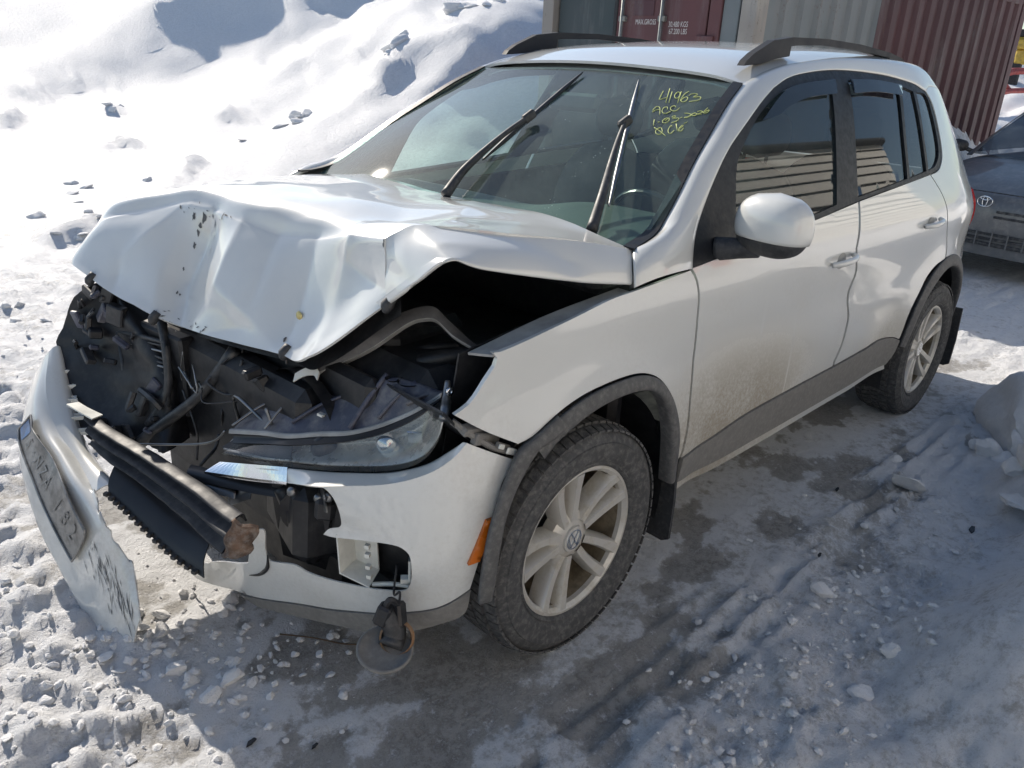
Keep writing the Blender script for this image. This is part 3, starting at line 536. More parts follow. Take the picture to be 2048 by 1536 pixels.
side_panel('door_cladding', T['cladding'], 'plastic_grey', off=.006)
side_panel('sill', T['sill'], 'paint', off=-.002)
# quarter panel with rear pillar
arc = [(2.604+.475*math.cos(math.radians(a)), .335+.475*math.sin(math.radians(a))) for a in (97, 80, 60, 40, 22, 10)]
quarter = [(2.313, 1.183), (2.313, 1.183), (2.41, 1.112), (2.471, 1.045), (2.502, .96), (2.546, .871), arc[0], arc[0]]+arc[1:]+[(3.07, .40), (3.07, .40), (3.36, .38), (3.36, .38), (3.40, .5), (3.42, .75), (3.42, .95), (3.38, 1.05), (3.30, 1.12), (3.26, 1.2), (3.20, 1.3), (3.10, 1.4), (2.98, 1.48), (2.90, 1.495), (2.90, 1.495), (2.80, 1.525), (2.68, 1.535), (2.56, 1.533), T['dlo_up'][-1], T['dlo_up'][-1]]+T['dlo_rest'][1:6]+[(2.40, 1.19)]
side_panel('quarter_panel', quarter, 'paint')
# arch trims
def arch(name, outer, inner, off, sg, fn=side3):
    a = fn(outer, off, sg); b_ = fn(inner, off+.004, sg); c = b_.copy(); c[:, 1] -= sg*.045
    V, F, _ = loft([a-np.array([0, sg*.012, 0]), a, b_, c], 40, 3); return mk(name, V, orient(V, F, (0, sg, 0)), 'arch_grey', car, thick=.004)
rear_o = [(2.604+r*math.cos(math.radians(a)), .335+r*math.sin(math.radians(a))) for a, r in ((165, .455), (150, .468), (135, .475), (115, .473), (95, .472), (75, .472), (55, .472), (35, .472), (15, .472), (5, .472))]
rear_i = [(2.604+(r-.048)*math.cos(math.radians(a)), .335+(r-.048)*math.sin(math.radians(a))) for a, r in ((165, .455), (150, .468), (135, .475), (115, .473), (95, .472), (75, .472), (55, .472), (35, .472), (15, .472), (5, .472))]
for sg in (-1, 1):
    arch('wheel_arch_trim', T['flare_front_out'], T['flare_front_in'][:-1]+[T['flare_front_in'][-1]], .008, sg); arch('wheel_arch_trim', rear_o, rear_i, .008, sg)
# the front end of the left arch trim has sprung loose over the tyre
sl_, sr_ = A3(T['strip_l']), A3(T['strip_r'])
V, F, _ = loft([sl_+(.012, .02, 0), sl_, sr_, sr_+(.004, .05, 0)], 36, 3)
tag(mk('wheel_arch_trim', V, orient(V, F, (-.3, -1, 0)), 'arch_grey', car, thick=.005), 'loose front end of the arch trim hanging over the tyre')
# pillars, roof edge
DITCH = [(.961, -.617, 1.516), (1.1, -.607, 1.556), (1.3, -.60, 1.590), (1.7, -.59, 1.622), (2.2, -.585, 1.632), (2.55, -.572, 1.618), (2.74, -.545, 1.590), (2.86, -.515, 1.552)]
dl = side3(T['dlo_up']); ext = side3([(2.56, 1.533), (2.68, 1.535), (2.80, 1.525), (2.90, 1.495)])
def arcsamp(P, n):
    c = crom(P, 10); L = np.concatenate([[0], np.cumsum(np.linalg.norm(np.diff(c, axis=0), axis=1))]); t = np.linspace(0, L[-1], n)
    return np.stack([np.interp(t, L, c[:, k]) for k in range(3)], 1)
fa = np.vstack([arcsamp(T['ws_edge'], 40), arcsamp(DITCH, 50)[1:]]); fb = np.vstack([arcsamp(dl[:9], 40), arcsamp(np.vstack([dl[8:], ext]), 50)[1:]])
mid = (fa+fb)/2; bl = np.linalg.norm(fa-fb, axis=1)[:, None]
for sg in (-1, 1):
    out = np.array([-.25, -.75, .6]); q = fa*.28+fb*.72+out*bl*.06; q2 = fa*.72+fb*.28+out*bl*.09
    rows = np.array([fb-np.array([0, -.012, 0]), fb, q, q2, fa, fa+np.array([.01, .012, -.008])])
    V = np.array([crom(rows[:, j], 3) for j in range(rows.shape[1])]); n_, m_ = V.shape[:2]; V = V.reshape(-1, 3)
    if sg > 0: V = mirror(V)
    rp_ = mk('roof_pillar', V, orient(V, grid(n_, m_), (0, sg, .3)), 'paint', car)
    W_ = V*1.0; W_[:, 1] -= sg*.022; W_[:, 0] += .012; W_[:, 2] -= .010; mk('pillar_trim', W_, orient(W_, grid(n_, m_), (0, -sg, -.3)), 'dash', rp_)
# roof skin
st = []
for x, y, z in arcsamp(DITCH, 12):
    st.append([(x+.01, y*f, z+.012*(0 if abs(f) == 1 else 1)+.034*(1-f*f)-(.0 if x > 1.05 else 0)) for f in (-1, -.8, -.4, 0, .4, .8, 1)])
st = [[(p[0]-.045*(1-abs(p[1]/.62)**2)*max(0, 1-(p[0]-.95)/.4) if p[0] < 1.4 else p[0], p[1], p[2]) for p in r] for r in st]
st.append([(2.93+.05*(1-(y/.5)**2), y, 1.505+.04*(1-(y/.5)**2)) for y in (.49, .39, .20, 0, -.20, -.39, -.49)])
sheet('roof', st, 31, 5, 'paint_hood', (0, 0, 1), thick=.01)
hl = [[(x+.02, y*.97, z-.03) for x, y, z in r] for r in st[:-1]]
sheet('headliner', hl, 21, 3, 'headliner', (0, 0, -1), thick=.005)
# roof rails: front foot, open span, rear foot
rail = [(1.035, 1.571), (1.05, 1.588), (1.094, 1.612), (1.213, 1.657), (1.35, 1.674), (1.622, 1.683), (1.939, 1.679), (2.258, 1.662), (2.40, 1.645), (2.52, 1.610), (2.53, 1.598), (2.36, 1.612), (2.26, 1.622), (2.255, 1.642), (1.94, 1.656), (1.62, 1.660), (1.40, 1.650), (1.345, 1.645), (1.343, 1.612), (1.25, 1.600), (1.14, 1.580)]
P, F = fill([p for p in rail for _ in (0, 1)], (), .03, .03)
for sg in (-1, 1):
    V = np.stack([P[:, 0], np.full(len(P), -.568*-sg*1.0), P[:, 1]], 1); V[:, 1] = sg*(.568-.02*np.clip((P[:, 0]-1.0)/1.6, 0, 1))
    mk('roof_rail', V, orient(V, F, (0, sg, 0)), 'rail_black', car, thick=.026, smooth=False)
# glass
wsr = [[(.225, -.785, 1.075), (.13, -.45, 1.055), (.09, 0, 1.045), (.13, .45, 1.055), (.225, .785, 1.075)], [(.555, -.722, 1.286), (.475, -.38, 1.298), (.445, 0, 1.303), (.475, .38, 1.298), (.555, .722, 1.286)], [(.961, -.614, 1.514), (.93, -.3, 1.529), (.92, 0, 1.535), (.93, .3, 1.529), (.961, .614, 1.514)]]
wV, wF, _ = loft(wsr, 41, 14); ws = mk('windshield', wV, orient(wV, wF, (-1, 0, 1)), 'windshield', car)
from mathutils.bvhtree import BVHTree
bvh = BVHTree.FromPolygons([Vector(v) for v in wV], [tuple(f) for f in orient(wV, wF, (-1, 0, 1))])
parts = []
for stk in INK:
    q = []
    for p in crom(stk, 5) if len(stk) > 2 else np.array(stk):
        lo, no, *_ = bvh.find_nearest(Vector(p)); q.append(np.array(lo+no*.0015))
    parts.append(tube(q, .0013, 5, 1))
V, F = join(parts); tag(mk('windshield_marking', V, F, 'ink', ws), 'yellow handwriting 41963 ACC 1-03-2026 on the glass')
# black ceramic edge of the screen
for sg in (-1, 1):
    e = arcsamp(T['ws_edge'][2:], 24); e2 = e*1.0; e2[:, 0] -= .004; e2[:, 1] += .034; e2[:, 2] += .004
    V, F, _ = loft([e+(-.004, .0, .004), e2+(-.002, 0, .002)], 24, 2)
    if sg > 0: V = mirror(V)
    mk('windshield_trim', V, orient(V, F, (-1, sg*.3, 1)), 'frame_black', car, thick=.006)
holes = [T[k] for k in ('glass_front', 'glass_rear', 'glass_rear_small', 'glass_quarter')]
side_panel('window_frame', [T['dlo_up'][0]]+T['dlo_up']+T['dlo_rest'][1:-1], 'frame_black', holes=holes, off=-.004, thick=.02, ostep=.02)
for k in ('glass_front', 'glass_rear', 'glass_rear_small', 'glass_quarter'): side_panel('side_window', T[k], 'front_glass' if k == 'glass_front' else 'side_glass', off=-.012, thick=0)
side_panel('window_visor', T['visor_front'], 'visor', off=.012, thick=.003); side_panel('window_visor', T['visor_rear'], 'visor', off=.012, thick=.003)
# tail
def tail(zs, mat, name, bow):
    rows = []
    for z in zs:
        x = float(XE(z)); y = float(SIDE(x, z)); rows.append([(x, -y, z), (x+bow*.8, -y*.6, z), (x+bow, 0, z), (x+bow*.8, y*.6, z), (x, y, z)])
    return sheet(name, rows, 25, 4, mat, (1, 0, 0), thick=.01)
tail((.38, .5, .75, .95, 1.05, 1.12), 'paint', 'tailgate', .08); tail((1.125, 1.2, 1.3, 1.4, 1.47), 'side_glass', 'rear_window', .06)
for sg in (-1, 1):
    rows = [side3([(x, z) for x in xs], .01, sg) for z, xs in ((.86, (3.24, 3.33, 3.40)), (.93, (3.18, 3.31, 3.41)), (1.0, (3.14, 3.28, 3.40)), (1.06, (3.15, 3.27, 3.38)))]
    V, F, _ = loft(rows, 12, 4); mk('tail_lamp', V, orient(V, F, (.3, sg, 0)), 'red_lens', car, thick=.02)
# dark inner shell behind the shut lines, floor, firewall
P, F = fill([(.44, .36), (.44, .36), (.44, 1.0), (.44, 1.0), (2.45, 1.1), (2.45, 1.1), (3.2, 1.05), (3.2, 1.05), (3.2, .45), (3.2, .45), (3.08, .5), (2.95, .68), (2.8, .78), (2.604, .81), (2.4, .78), (2.25, .68), (2.14, .5), (2.1, .36), (2.1, .36)], (), .08)
for sg in (-1, 1):
    V = np.stack([P[:, 0], sg*(SIDE(P[:, 0], P[:, 1])-.03), P[:, 1]], 1); mk('inner_body', V, orient(V, F, (0, sg, 0)), 'bay_black', car, thick=.01)
mk('floor_pan', *box((1.75, 0, .33), (2.7, 1.62, .12), bev=.03), 'bay_black', car, smooth=False)
mk('firewall', *box((.28, 0, .66), (.06, 1.52, .72), bev=.02), 'bay_black', car, smooth=False)
mk('cowl', *box((.24, 0, 1.0), (.20, 1.5, .05), bev=.02), 'plastic', car, smooth=False)
# wheel wells
for xc in (0., 2.604):
    for sg in (-1, 1):
        V, F = lathe([(.435, sg*(.85 if xc else .84)), (.435, sg*.60), (.43, sg*.54), (.05, sg*.53)], (xc, 0, .335), 'y', 28, -.25, math.pi+(.25 if xc else -.12)); mk('wheel_well', V, F, 'bay_black', car)
# mud flaps
for x, sg in ((.43, -1), (.43, 1), (3.05, -1), (3.05, 1)):
    o_ = [(-.10, .47), (.085, .47), (.09, .30), (.085, .16), (.06, .145), (-.08, .15), (-.10, .18)]
    V, F = extrude2(o_, lambda p, d: (x+d+.10*(.47-p[1])*.5, sg*(.80+p[0]), p[1]), 0, .012); mk('mud_flap', V, F, 'plastic', car, smooth=False)
# ---- wheels
def wheel(xc, sg):
    c = (xc, 0, .335)
    def Y(v): return sg*v
    # rim: barrel, lip, five twin spokes
    pr = [(.2035, Y(.848)), (.2045, Y(.862)), (.214, Y(.873)), (.222, Y(.872)), (.225, Y(.862))]
    parts = [lathe(pr, c, 'y', 64)]
    hub = [(.0, Y(.856)), (.038, Y(.856)), (.040, Y(.850)), (.062, Y(.846)), (.078, Y(.835)), (.082, Y(.80))]
    parts.append(lathe(hub, c, 'y', 40))
    for k in range(5):
        a0 = 2*math.pi*k/5+math.radians(90 if sg < 0 else 90)+math.radians(14)
        for s_ in (-1, 1):
            ang0 = a0+s_*math.radians(16); ang1 = a0+s_*math.radians(11)
            rows = []
            for t in np.linspace(0, 1, 7):
                r = .055+t*(.211-.055); a = ang0+(ang1-ang0)*t; wd = .0165+.005*t-.002*math.sin(t*math.pi); dep = .849+.020*t*t
                cx, cz = math.cos(a), math.sin(a); px, pz = -cz, cx; q = []
                for wv, dv in ((-1, -.05), (-1, -.010), (-.62, .003), (.62, .003), (1, -.010), (1, -.05)):
                    q.append((xc+r*cx+wv*wd*px, Y(dep+dv), .335+r*cz+wv*wd*pz))
                rows.append(q)
            V = np.array(rows).reshape(-1, 3); parts.append((V, grid(7, 6)))
    V, F = join(parts); rim = mk('wheel', V, F, 'alloy', car, sharp=35)
    V, F = lathe([(.204, Y(.70)), (.203, Y(.80)), (.2025, Y(.849))], c, 'y', 64); mk('rim_barrel', V, F, 'barrel', rim)
    # oversized brake disc, black to put shade in the gaps between spokes
    V, F = lathe([(.0, Y(.735)), (.135, Y(.735)), (.14, Y(.725)), (.14, Y(.71)), (.204, Y(.70))], c, 'y', 40); mk('brake_disc', V, F, 'bay_black', rim)
    # tyre with sipes cut as separate blocks
    tp = [(.205, Y(.69)), (.228, Y(.675)), (.27, Y(.672)), (.310, Y(.685)), (.332, Y(.71)), (.335, Y(.74)), (.336, Y(.785)), (.335, Y(.83)), (.331, Y(.860)), (.322, Y(.876)), (.305, Y(.887)), (.296, Y(.8895)), (.294, Y(.893)), (.288, Y(.893)), (.284, Y(.8905)), (.262, Y(.891)), (.245, Y(.886)), (.236, Y(.880)), (.232, Y(.883)), (.227, Y(.880)), (.222, Y(.870))]
    V, F = lathe(tp, c, 'y', 96); parts = [(V, F)]
    nb = 66
    for k in range(nb):
        a = 2*math.pi*k/nb
        for yy, wd, ln, sk in ((.868, .030, .80, .25), (.826, .036, .80, .5), (.785, .030, .78, 0), (.744, .036, .80, -.5), (.702, .030, .80, -.25)):
            da = 2*math.pi/nb*ln*.5; q = []
            for r in (.330, .3405 if yy not in (.868, .702) else .3362):
                for u_, v_ in ((-1, -1), (1, -1), (1, 1), (-1, 1)):
                    aa = a+da*u_+sk*v_*.02+(.04 if yy in (.826, .744) else 0); rr = r-(.007 if (yy > .86 and v_ > 0) or (yy < .71 and v_ < 0) else 0)
                    q.append((xc+rr*math.cos(aa), Y(yy+v_*wd/2), .335+rr*math.sin(aa)))
            parts.append((q, [(0, 1, 2, 3), (4, 7, 6, 5), (0, 4, 5, 1), (1, 5, 6, 2), (2, 6, 7, 3), (3, 7, 4, 0)]))
    V, F = join(parts); V[:, 2] = np.maximum(V[:, 2], .004); mk('tyre', V, F, 'rubber', rim, sharp=40)
    # round emblem: ring with V over W
    yy = .8585; parts = [lathe([(.030, Y(yy-.003)), (.030, Y(yy)), (.026, Y(yy)), (.026, Y(yy-.003))], c, 'y', 40)]
    S_ = [[(-.013, .022), (0, .001), (.013, .022)], [(-.024, .010), (-.012, -.022), (0, -.002), (.012, -.022), (.024, .010)]]
    for st_ in S_:
        for (x0, z0), (x1, z1) in zip(st_[:-1], st_[1:]):
            d = np.array([x1-x0, z1-z0]); L = np.linalg.norm(d); n_ = np.array([-d[1], d[0]])/L*.0024
            po = [(x0-n_[0], z0-n_[1]), (x1-n_[0], z1-n_[1]), (x1+n_[0], z1+n_[1]), (x0+n_[0], z0+n_[1])]
            parts.append(extrude2(po, lambda p, dd: (xc-sg*-1*p[0]*1.0, Y(yy-.003+dd), .335+p[1]), 0, .003))
    V, F = join(parts); mk('hub_emblem', V, F, 'chrome', rim, smooth=False)
    for k in range(5):
        V, F = lathe([(.0001, Y(.845)), (.0085, Y(.845)), (.0085, Y(.825))], (xc+.055*math.cos(math.radians(72*k+54+14)), 0, .335+.055*math.sin(math.radians(72*k+54+14))), 'y', 10); mk('wheel_bolt', V, F, 'bay_grey', rim)
for xc in (0., 2.604):
    for sg in (-1, 1): wheel(xc, sg)
# ---- mirror: shell, dark lower half, arm
def ellipsoid(c, rx, ry, rz, z0, z1, yaw, p=2.4, n=28, m=14):
    V = []
    for i in range(m+1):
        t = z0+(z1-z0)*i/m; k = max(0, 1-abs(t)**p)**(1/p)
        for j in range(n):
            a = 2*math.pi*j/n; ca, sa = math.cos(a), math.sin(a); e = 2/2.6; x = rx*k*abs(ca)**e*math.copysign(1, ca); y = ry*k*abs(sa)**e*math.copysign(1, sa)
            if x > 0: x *= .55
            V.append((c[0]+x*math.cos(yaw)-y*math.sin(yaw), c[1]+x*math.sin(yaw)+y*math.cos(yaw), c[2]+t*rz))
    F = grid(m+1, n, True)+[tuple(range(n))[::-1], tuple(range(m*n, (m+1)*n))]; return np.array(V), F
for sg in (-1,):
    c = (.585, sg*.995, 1.165)
    V, F = ellipsoid(c, .075, .118, .088, -.42, 1, sg*.18); V[:, 2] += .012*np.sin((V[:, 1]-c[1])*sg*8)*0; m_ = mk('door_mirror', V, orient(V, F, (0, 0, 1)) if 0 else F, 'paint', car)
    V, F = ellipsoid((c[0]+.002, c[1]-sg*.004, c[2]-.004), .071, .113, .085, -1, -.40, sg*.18); mk('mirror_base', V, F, 'plastic', m_)
    V, F = tube([(.55, sg*.84, 1.075), (.575, sg*.90, 1.085), (.59, sg*.95, 1.10)], [.035, .03, .035], 10); mk('mirror_arm', V, F, 'plastic', m_)
    V, F = lathe([(.0, .047), (.06, .047)], (0, 0, 0), 'x', 24); V = np.array(V)*(1, 1.5, 1.0)+np.array(c); mk('mirror_glass', V, F, 'chrome', m_)
# ---- door handles
for (x, z), d in ((T['handle1'][0], fd), (T['handle2'][0], rd)):
    for sg, dd in zip((-1, 1), d):
        y = float(SIDE(x, z)); V, F = lathe([(.0, .004), (.03, .003), (.048, -.001)], (0, 0, 0), 'y', 24)
        V[:, 1] *= sg; V = V*(.8, 1, .62)+np.array((x, sg*(y+.0005), z)); mk('handle_recess_shade', V*1.0, F, 'seal_grey', dd)  # grey disc standing in for the shade of the grip recess
        V, F = tube([(x-.085, sg*(y+.006), z-.004), (x-.06, sg*(y+.028), z+.002), (x, sg*(y+.036), z+.006), (x+.06, sg*(y+.028), z+.010), (x+.085, sg*(y+.006), z+.014)], [.009, .011, .012, .011, .009], 10)
        V[:, 2] = (V[:, 2]-z)*1.05+z; mk('door_handle', V, F, 'paint', dd)
# ---- buckled hood: top sheet, folded nose, collapsed left flank
def coons(rear, brk, right, left, nr, nc):
    a = resample(rear, nc); c = resample(brk, nc); r = arcsamp(right, nr); l = arcsamp(left, nr); G = np.zeros((nr, nc, 3))
    for i in range(nr):
        v = i/(nr-1)
        for j in range(nc):
            u = j/(nc-1)
            G[i, j] = (1-v)*a[j]+v*c[j]+(1-u)*r[i]+u*l[i]-((1-u)*(1-v)*a[0]+u*(1-v)*a[-1]+(1-u)*v*c[0]+u*v*c[-1])
    return G
top = coons(T['hood_rear'], T['hood_break'], T['hood_right'], T['hood_crease'][::-1], 13, 9)
brk_, md_ = np.array(resample(T['hood_break'], 9)), np.array(resample(T['hood_mid1'], 9))
rows = [top[i] for i in range(12)]+[top[11]*.12+brk_*.88+(0, 0, .004), brk_*.84+md_*.16+(-.004, 0, .002)]+[np.array(resample(T[k], 9)) for k in ('hood_mid1', 'hood_mid2', 'hood_mid3', 'hood_low')]
rows = [np.vstack([r[0]+np.array([0, .10, -.05-.03*(1 if i > 12 else 0)]) if i < 15 else r[0]+np.array([.03, .015, .0]), r]) for i, r in enumerate(rows)]
def seg_d(V, a, b_):
    a = np.array(a); b_ = np.array(b_); d = b_-a; t = np.clip(((V-a) @ d)/(d @ d), 0, 1); return np.linalg.norm(V-(a+t[:, None]*d), axis=1), t
def wrinkle(V):
    V = V.copy(); n = np.zeros_like(V)
    hb, hl_, m1, m2, m3 = (np.array(T[k]) for k in ('hood_break', 'hood_low', 'hood_mid1', 'hood_mid2', 'hood_mid3'))
    out = np.array([-.72, -.25, .45])
    for a, b_, amp, w_ in ((hb[3], m2[3], -.030, .050), (m2[3], hl_[3], -.022, .045), (hb[2], m2[1], .012, .06), (hb[4], m2[4], .016, .05), (m2[4], hl_[6], .014, .05), (hb[5], m2[5], -.012, .05),
                           (hb[7], hl_[7], .020, .030), (hb[6], m3[6], -.014, .05), (m2[2], hl_[2], .012, .04), (m2[1], hl_[1], -.012, .05), (m3[5], hl_[4], -.010, .03), (m1[7], m3[8], -.014, .035)):
        d, t = seg_d(V, a, b_); V += out*(amp*.95*np.exp(-d/w_)*(1-.4*np.abs(2*t-1)))[:, None]
    up_ = np.array([-.1, 0, 1.])
    for a, b_, amp, w_ in (((.25, .45, 1.12), (-.25, -.2, 1.10), .016, .06), ((.18, .1, 1.14), (-.30, -.45, 1.14), -.016, .07), ((-.40, .42, 1.09), (-.1, .55, 1.11), .010, .06), ((-.42, .27, 1.085), (-.44, .36, 1.08), .016, .035), ((-.40, .16, 1.085), (-.43, .26, 1.085), .010, .03), ((.1, -.3, 1.15), (-.2, -.55, 1.17), .012, .05), ((-.05, .3, 1.11), (-.2, 0, 1.09), -.010, .08)):
        d, t = seg_d(V, a, b_); V += up_*(amp*.8*np.exp(-d/w_))[:, None]
    k = sstep(-.2, -.5, V[:, 0]); V[:, 2] += .0035*fbm(V[:, 0]*1.0, V[:, 1], 6., 2)*(.3+k); V[:, 0] += .005*fbm(V[:, 1], V[:, 2], 6., 2)*k
    return V
C_ = np.array([resample(r, 161) for r in rows]); R_ = np.array([crom(C_[:, j], 9) for j in range(161)]).transpose(1, 0, 2); n_, m_ = R_.shape[:2]
hV = wrinkle(R_.reshape(-1, 3)); hF = orient(hV, grid(n_, m_), (-.3, 0, 1))
hood = mk('hood', hV, hF, 'paint_hood', car, thick=.007)
tag(hood, 'hood folded upward across its nose with chipped paint')
lastc = [hV[i*m_+m_-1] for i in range(n_)]
def flank(V):
    V = V.copy()
    for a, b_, amp, w_ in ((T['hood_crease'][1], T['hood_sidelow'][2], .012, .03), (T['hood_crease'][2], T['hood_sidemid'][4], -.014, .035), (T['hood_sidemid'][2], T['hood_sidelow'][4], .010, .03), (T['hood_sidemid'][0], T['hood_sidelow'][1], -.02, .03)):
        d, t = seg_d(V, a, b_); V += np.array([-.2, -.8, .35])*(amp*np.exp(-d/w_))[:, None]
    return V
V, F, _ = loft([T['hood_crease'], T['hood_sidemid'], T['hood_sidelow'], A3(T['hood_sidelow'])+(.0, .03, -.004)], 61, 9); V = flank(V)
tag(mk('hood_flank', V, orient(V, F, (0, -1, .3)), 'paint_hood', hood, thick=.005), 'collapsed left edge of the hood')
# dark inner frame under the hood
V = hV.copy(); V = V+np.array([.045, .0, -.035]); sel = [f for f in hF]; mk('hood_liner', V, sel, 'bay_black', hood)
bvh = BVHTree.FromPolygons([Vector(v) for v in hV], [tuple(f) for f in hF])
def onhood(p, off=.0015):
    lo, no, *_ = bvh.find_nearest(Vector(p)); return np.array(lo+no*off), np.array(no)
for i, p in enumerate(T['chips']):
    q, n = onhood(p); u = np.cross(n, (0, 0, 1)); u /= np.linalg.norm(u); v = np.cross(n, u); k = 11; s_ = (.011, .012, .008, .008, .007, .004, .004, .004, .007)[i]
    ring = []
    for j in range(k):
        a = 2*math.pi*j/k; r = s_*(.45+.8*random.random()); ring.append(onhood(q+u*r*math.cos(a)*.8+v*r*math.sin(a)*1.5)[0])
    mk('paint_chip', [q]+ring, [(0, 1+j, 1+(j+1) % k) for j in range(k)], 'chip', hood)
for i in range(34):   # fine scuffs along the fold and the nose edge
    t = random.random(); p = np.array(T['hood_break'][2])*(1-t)+np.array(T['hood_break'][4])*t if i < 14 else np.array(T['hood_low'][2])*(1-t)+np.array(T['hood_low'][4])*t
    p = p+rng.normal(0, .012, 3)+(0 if i < 14 else .02)*np.array([0, 0, 1]); q, n = onhood(p); u = np.cross(n, rng.normal(0, 1, 3)); u /= np.linalg.norm(u); v = np.cross(n, u); L = random.uniform(.003, .012)
    mk('paint_chip', [onhood(q-u*L)[0], onhood(q+v*L*.25)[0], onhood(q+u*L)[0], onhood(q-v*L*.3)[0]], [(0, 1, 2, 3)], 'chip', hood)
q, n = onhood(T['plug'][0], .003); V, F = lathe([(.0, .003), (.011, .002), (.013, -.002)], (0, 0, 0), 'x', 16); V[:, 0] *= -1; mk('drain_plug', V+q, F, 'brass', hood)
for p in T['hoodclips']:
    V, F = tube([np.array(p)+(.01, 0, .012), np.array(p)+(-.006, 0, -.006), np.array(p)+(-.004, .006, -.02)], [.013, .016, .010], 8, 3); mk('hood_buffer', V, F, 'plastic', hood)
# ---- left part of the bumper skin
def bsheet(name, outline, mat, off=0., thick=.004, step=.016, parent=None, warp=None):
    P, F = fill(outline, (), step, .008); V = BUMP(P[:, 0], P[:, 1], off)
    if warp is not None: V = warp(V, P)
    return mk(name, V, orient(V, F, (-.6, -.8, 0)), mat, parent if parent is not None else car, thick=thick)
def bwarp(V, P):
    V = V.copy(); k = sstep(.95, 1.35, P[:, 0]); V[:, 0] += .01*np.sin(P[:, 0]*19)*k; V[:, 2] += .012*fbm(P[:, 0], P[:, 1], 7., 3)*k; V[:, 0] += .01*sstep(.49, .62, P[:, 0])*np.exp(-((P[:, 1]-.49)/.03)**2); return V
bl = bsheet('bumper', T['bumper_face'], 'paint', warp=bwarp); tag(bl, 'left half of the bumper with the fog lamp hole torn open')
bsheet('bumper_lip', T['bumper_lip'], 'plastic_grey', off=.004, thick=.006, parent=bl)
bsheet('side_reflector', T['reflector'], 'amber', off=.010, thick=.012, step=.01, parent=bl)
sheet('bumper_ledge', [T['ledge_front'], T['ledge_back'], A3(T['ledge_back'])+(.02, .01, -.02)], 50, 4, 'paint_hood', (0, 0, 1), bl, .004)
# trim strip end in front of the ledge
V, F, _ = loft([A3(T['ledge_front'][:3])+(-.004, 0, -.004), A3(T['ledge_front'][:3])+(-.003, 0, .004), A3(T['ledge_back'][:3])+(0, 0, .004)], 20, 2); mk('grille_trim', V, orient(V, F, (0, 0, 1)), 'chrome', bl, thick=.006, smooth=False)
# inside of the fog lamp pocket
bw = lambda s_, z, o: BUMP(np.array([s_]), np.array([z]), o)[0]
def pocket(s0, s1, z0, z1, d):
    q = [bw(s0, z0, -.004), bw(s1, z0+.015, -.004), bw(s1, z1, -.004), bw(s0, z1, -.004)]; p_ = [bw(s0+.01, z0+.01, -d), bw(s1-.005, z0+.02, -d), bw(s1-.005, z1-.01, -d), bw(s0+.01, z1-.01, -d)]
    return q, p_
q, p_ = pocket(.60, .685, .335, .468, .07)
parts = [(np.array([q[1], q[2], p_[2], p_[1]]), [(0, 1, 2, 3)]), (np.array([q[0], q[1], p_[1], p_[0]]), [(0, 1, 2, 3)]), (np.array(p_), [(0, 1, 2, 3)])]
for k in (.36, .39, .425, .45): parts.append(box(bw(.606, k, -.02), (.012, .012, .010), (0, 0, .5)))
V, F = join(parts); mk('fog_lamp_pocket', V, F, 'white_plastic', bl, thick=.004, smooth=False)
V, F = join([box(bw(.495, .375, -.03), (.02, .05, .012), (0, 0, .9)), box(bw(.50, .40, -.035), (.035, .006, .05), (0, .3, .9)), tube([bw(.60, .335, -.02), bw(.55, .345, -.03), bw(.495, .36, -.02)], .006, 6)])
mk('fog_lamp_bracket', V, F, 'white_plastic', bl, smooth=False)
# dark void lining behind the skin
V, F, _ = loft([[bw(s_, z, -.09) for s_ in (.36, .5, .65, .8, .95)] for z in (.26, .45, .56)], 20, 4); mk('bumper_backing', V, F, 'bay_black', bl)
# crack running down from the spur
V, F = tube([bw(.905, .335, .0015), bw(.912, .295, .002), bw(.93, .27, .002), bw(.96, .245, .002), bw(1.0, .225, .001)], [.0015, .006, .006, .004, .001], 5); mk('bumper_crack', V, F, 'bay_black', bl)
# ---- right part of the bumper skin, dropped to the ice
rb = [A3(T[k]) for k in ('rb_sh', 'rb_pt', 'rb_pb', 'rb_bt')]
rb.append(rb[-1]+np.array([.05, .05, -.012])*np.linspace(1.2, .2, 9)[:, None])
Cn = np.array([resample(c, 81) for c in rb]); R_ = np.array([crom(Cn[:, j], 9) for j in range(81)]).transpose(1, 0, 2)
rV = R_.reshape(-1, 3).copy(); rV[:, 0] += .012*fbm(rV[:, 1], rV[:, 2], 7., 4)*sstep(.3, 0, rV[:, 1]); rV[:, 2] = np.maximum(rV[:, 2], .006)
# ragged tear along the upper edge
nr_, nc_ = R_.shape[:2]
for j in range(nc_):
    y = rV[j][1]
    if y < .22:
        k = .018*(vnoise(np.array(j*.45), np.array(3.3))-.5)*2+.010*(vnoise(np.array(j*1.3), np.array(7.3))-.5)*2; rV[j] += np.array([0, 0, k])
rF = orient(rV, grid(nr_, nc_), (-1, -.3, .2)); br = mk('bumper', rV, rF, 'paint', car, thick=.004)
tag(br, 'torn right half of the bumper resting on the ice')
led = [A3(T['rb_rear']), A3(T['rb_sh'])[:5]]
V, F, _ = loft([led[0]+(.015, 0, -.02), led[0], led[0]*.5+led[1]*.5+(0, 0, .006), led[1]], 50, 5); mk('bumper_shelf', V, orient(V, F, (0, -.2, 1)), 'paint', br, thick=.004)
for p in T['tabs']:
    p = np.array(p)
    V, F = join([box(p+(.020, 0, -.002), (.034, .006, .012), (0, 0, -.5)), box(p+(.036, .012, -.002), (.006, .026, .012), (0, 0, -.5)), box(p+(.022, .024, -.002), (.034, .006, .012), (0, 0, -.5))]); mk('bumper_clip', V, F, 'tab', br, smooth=False)
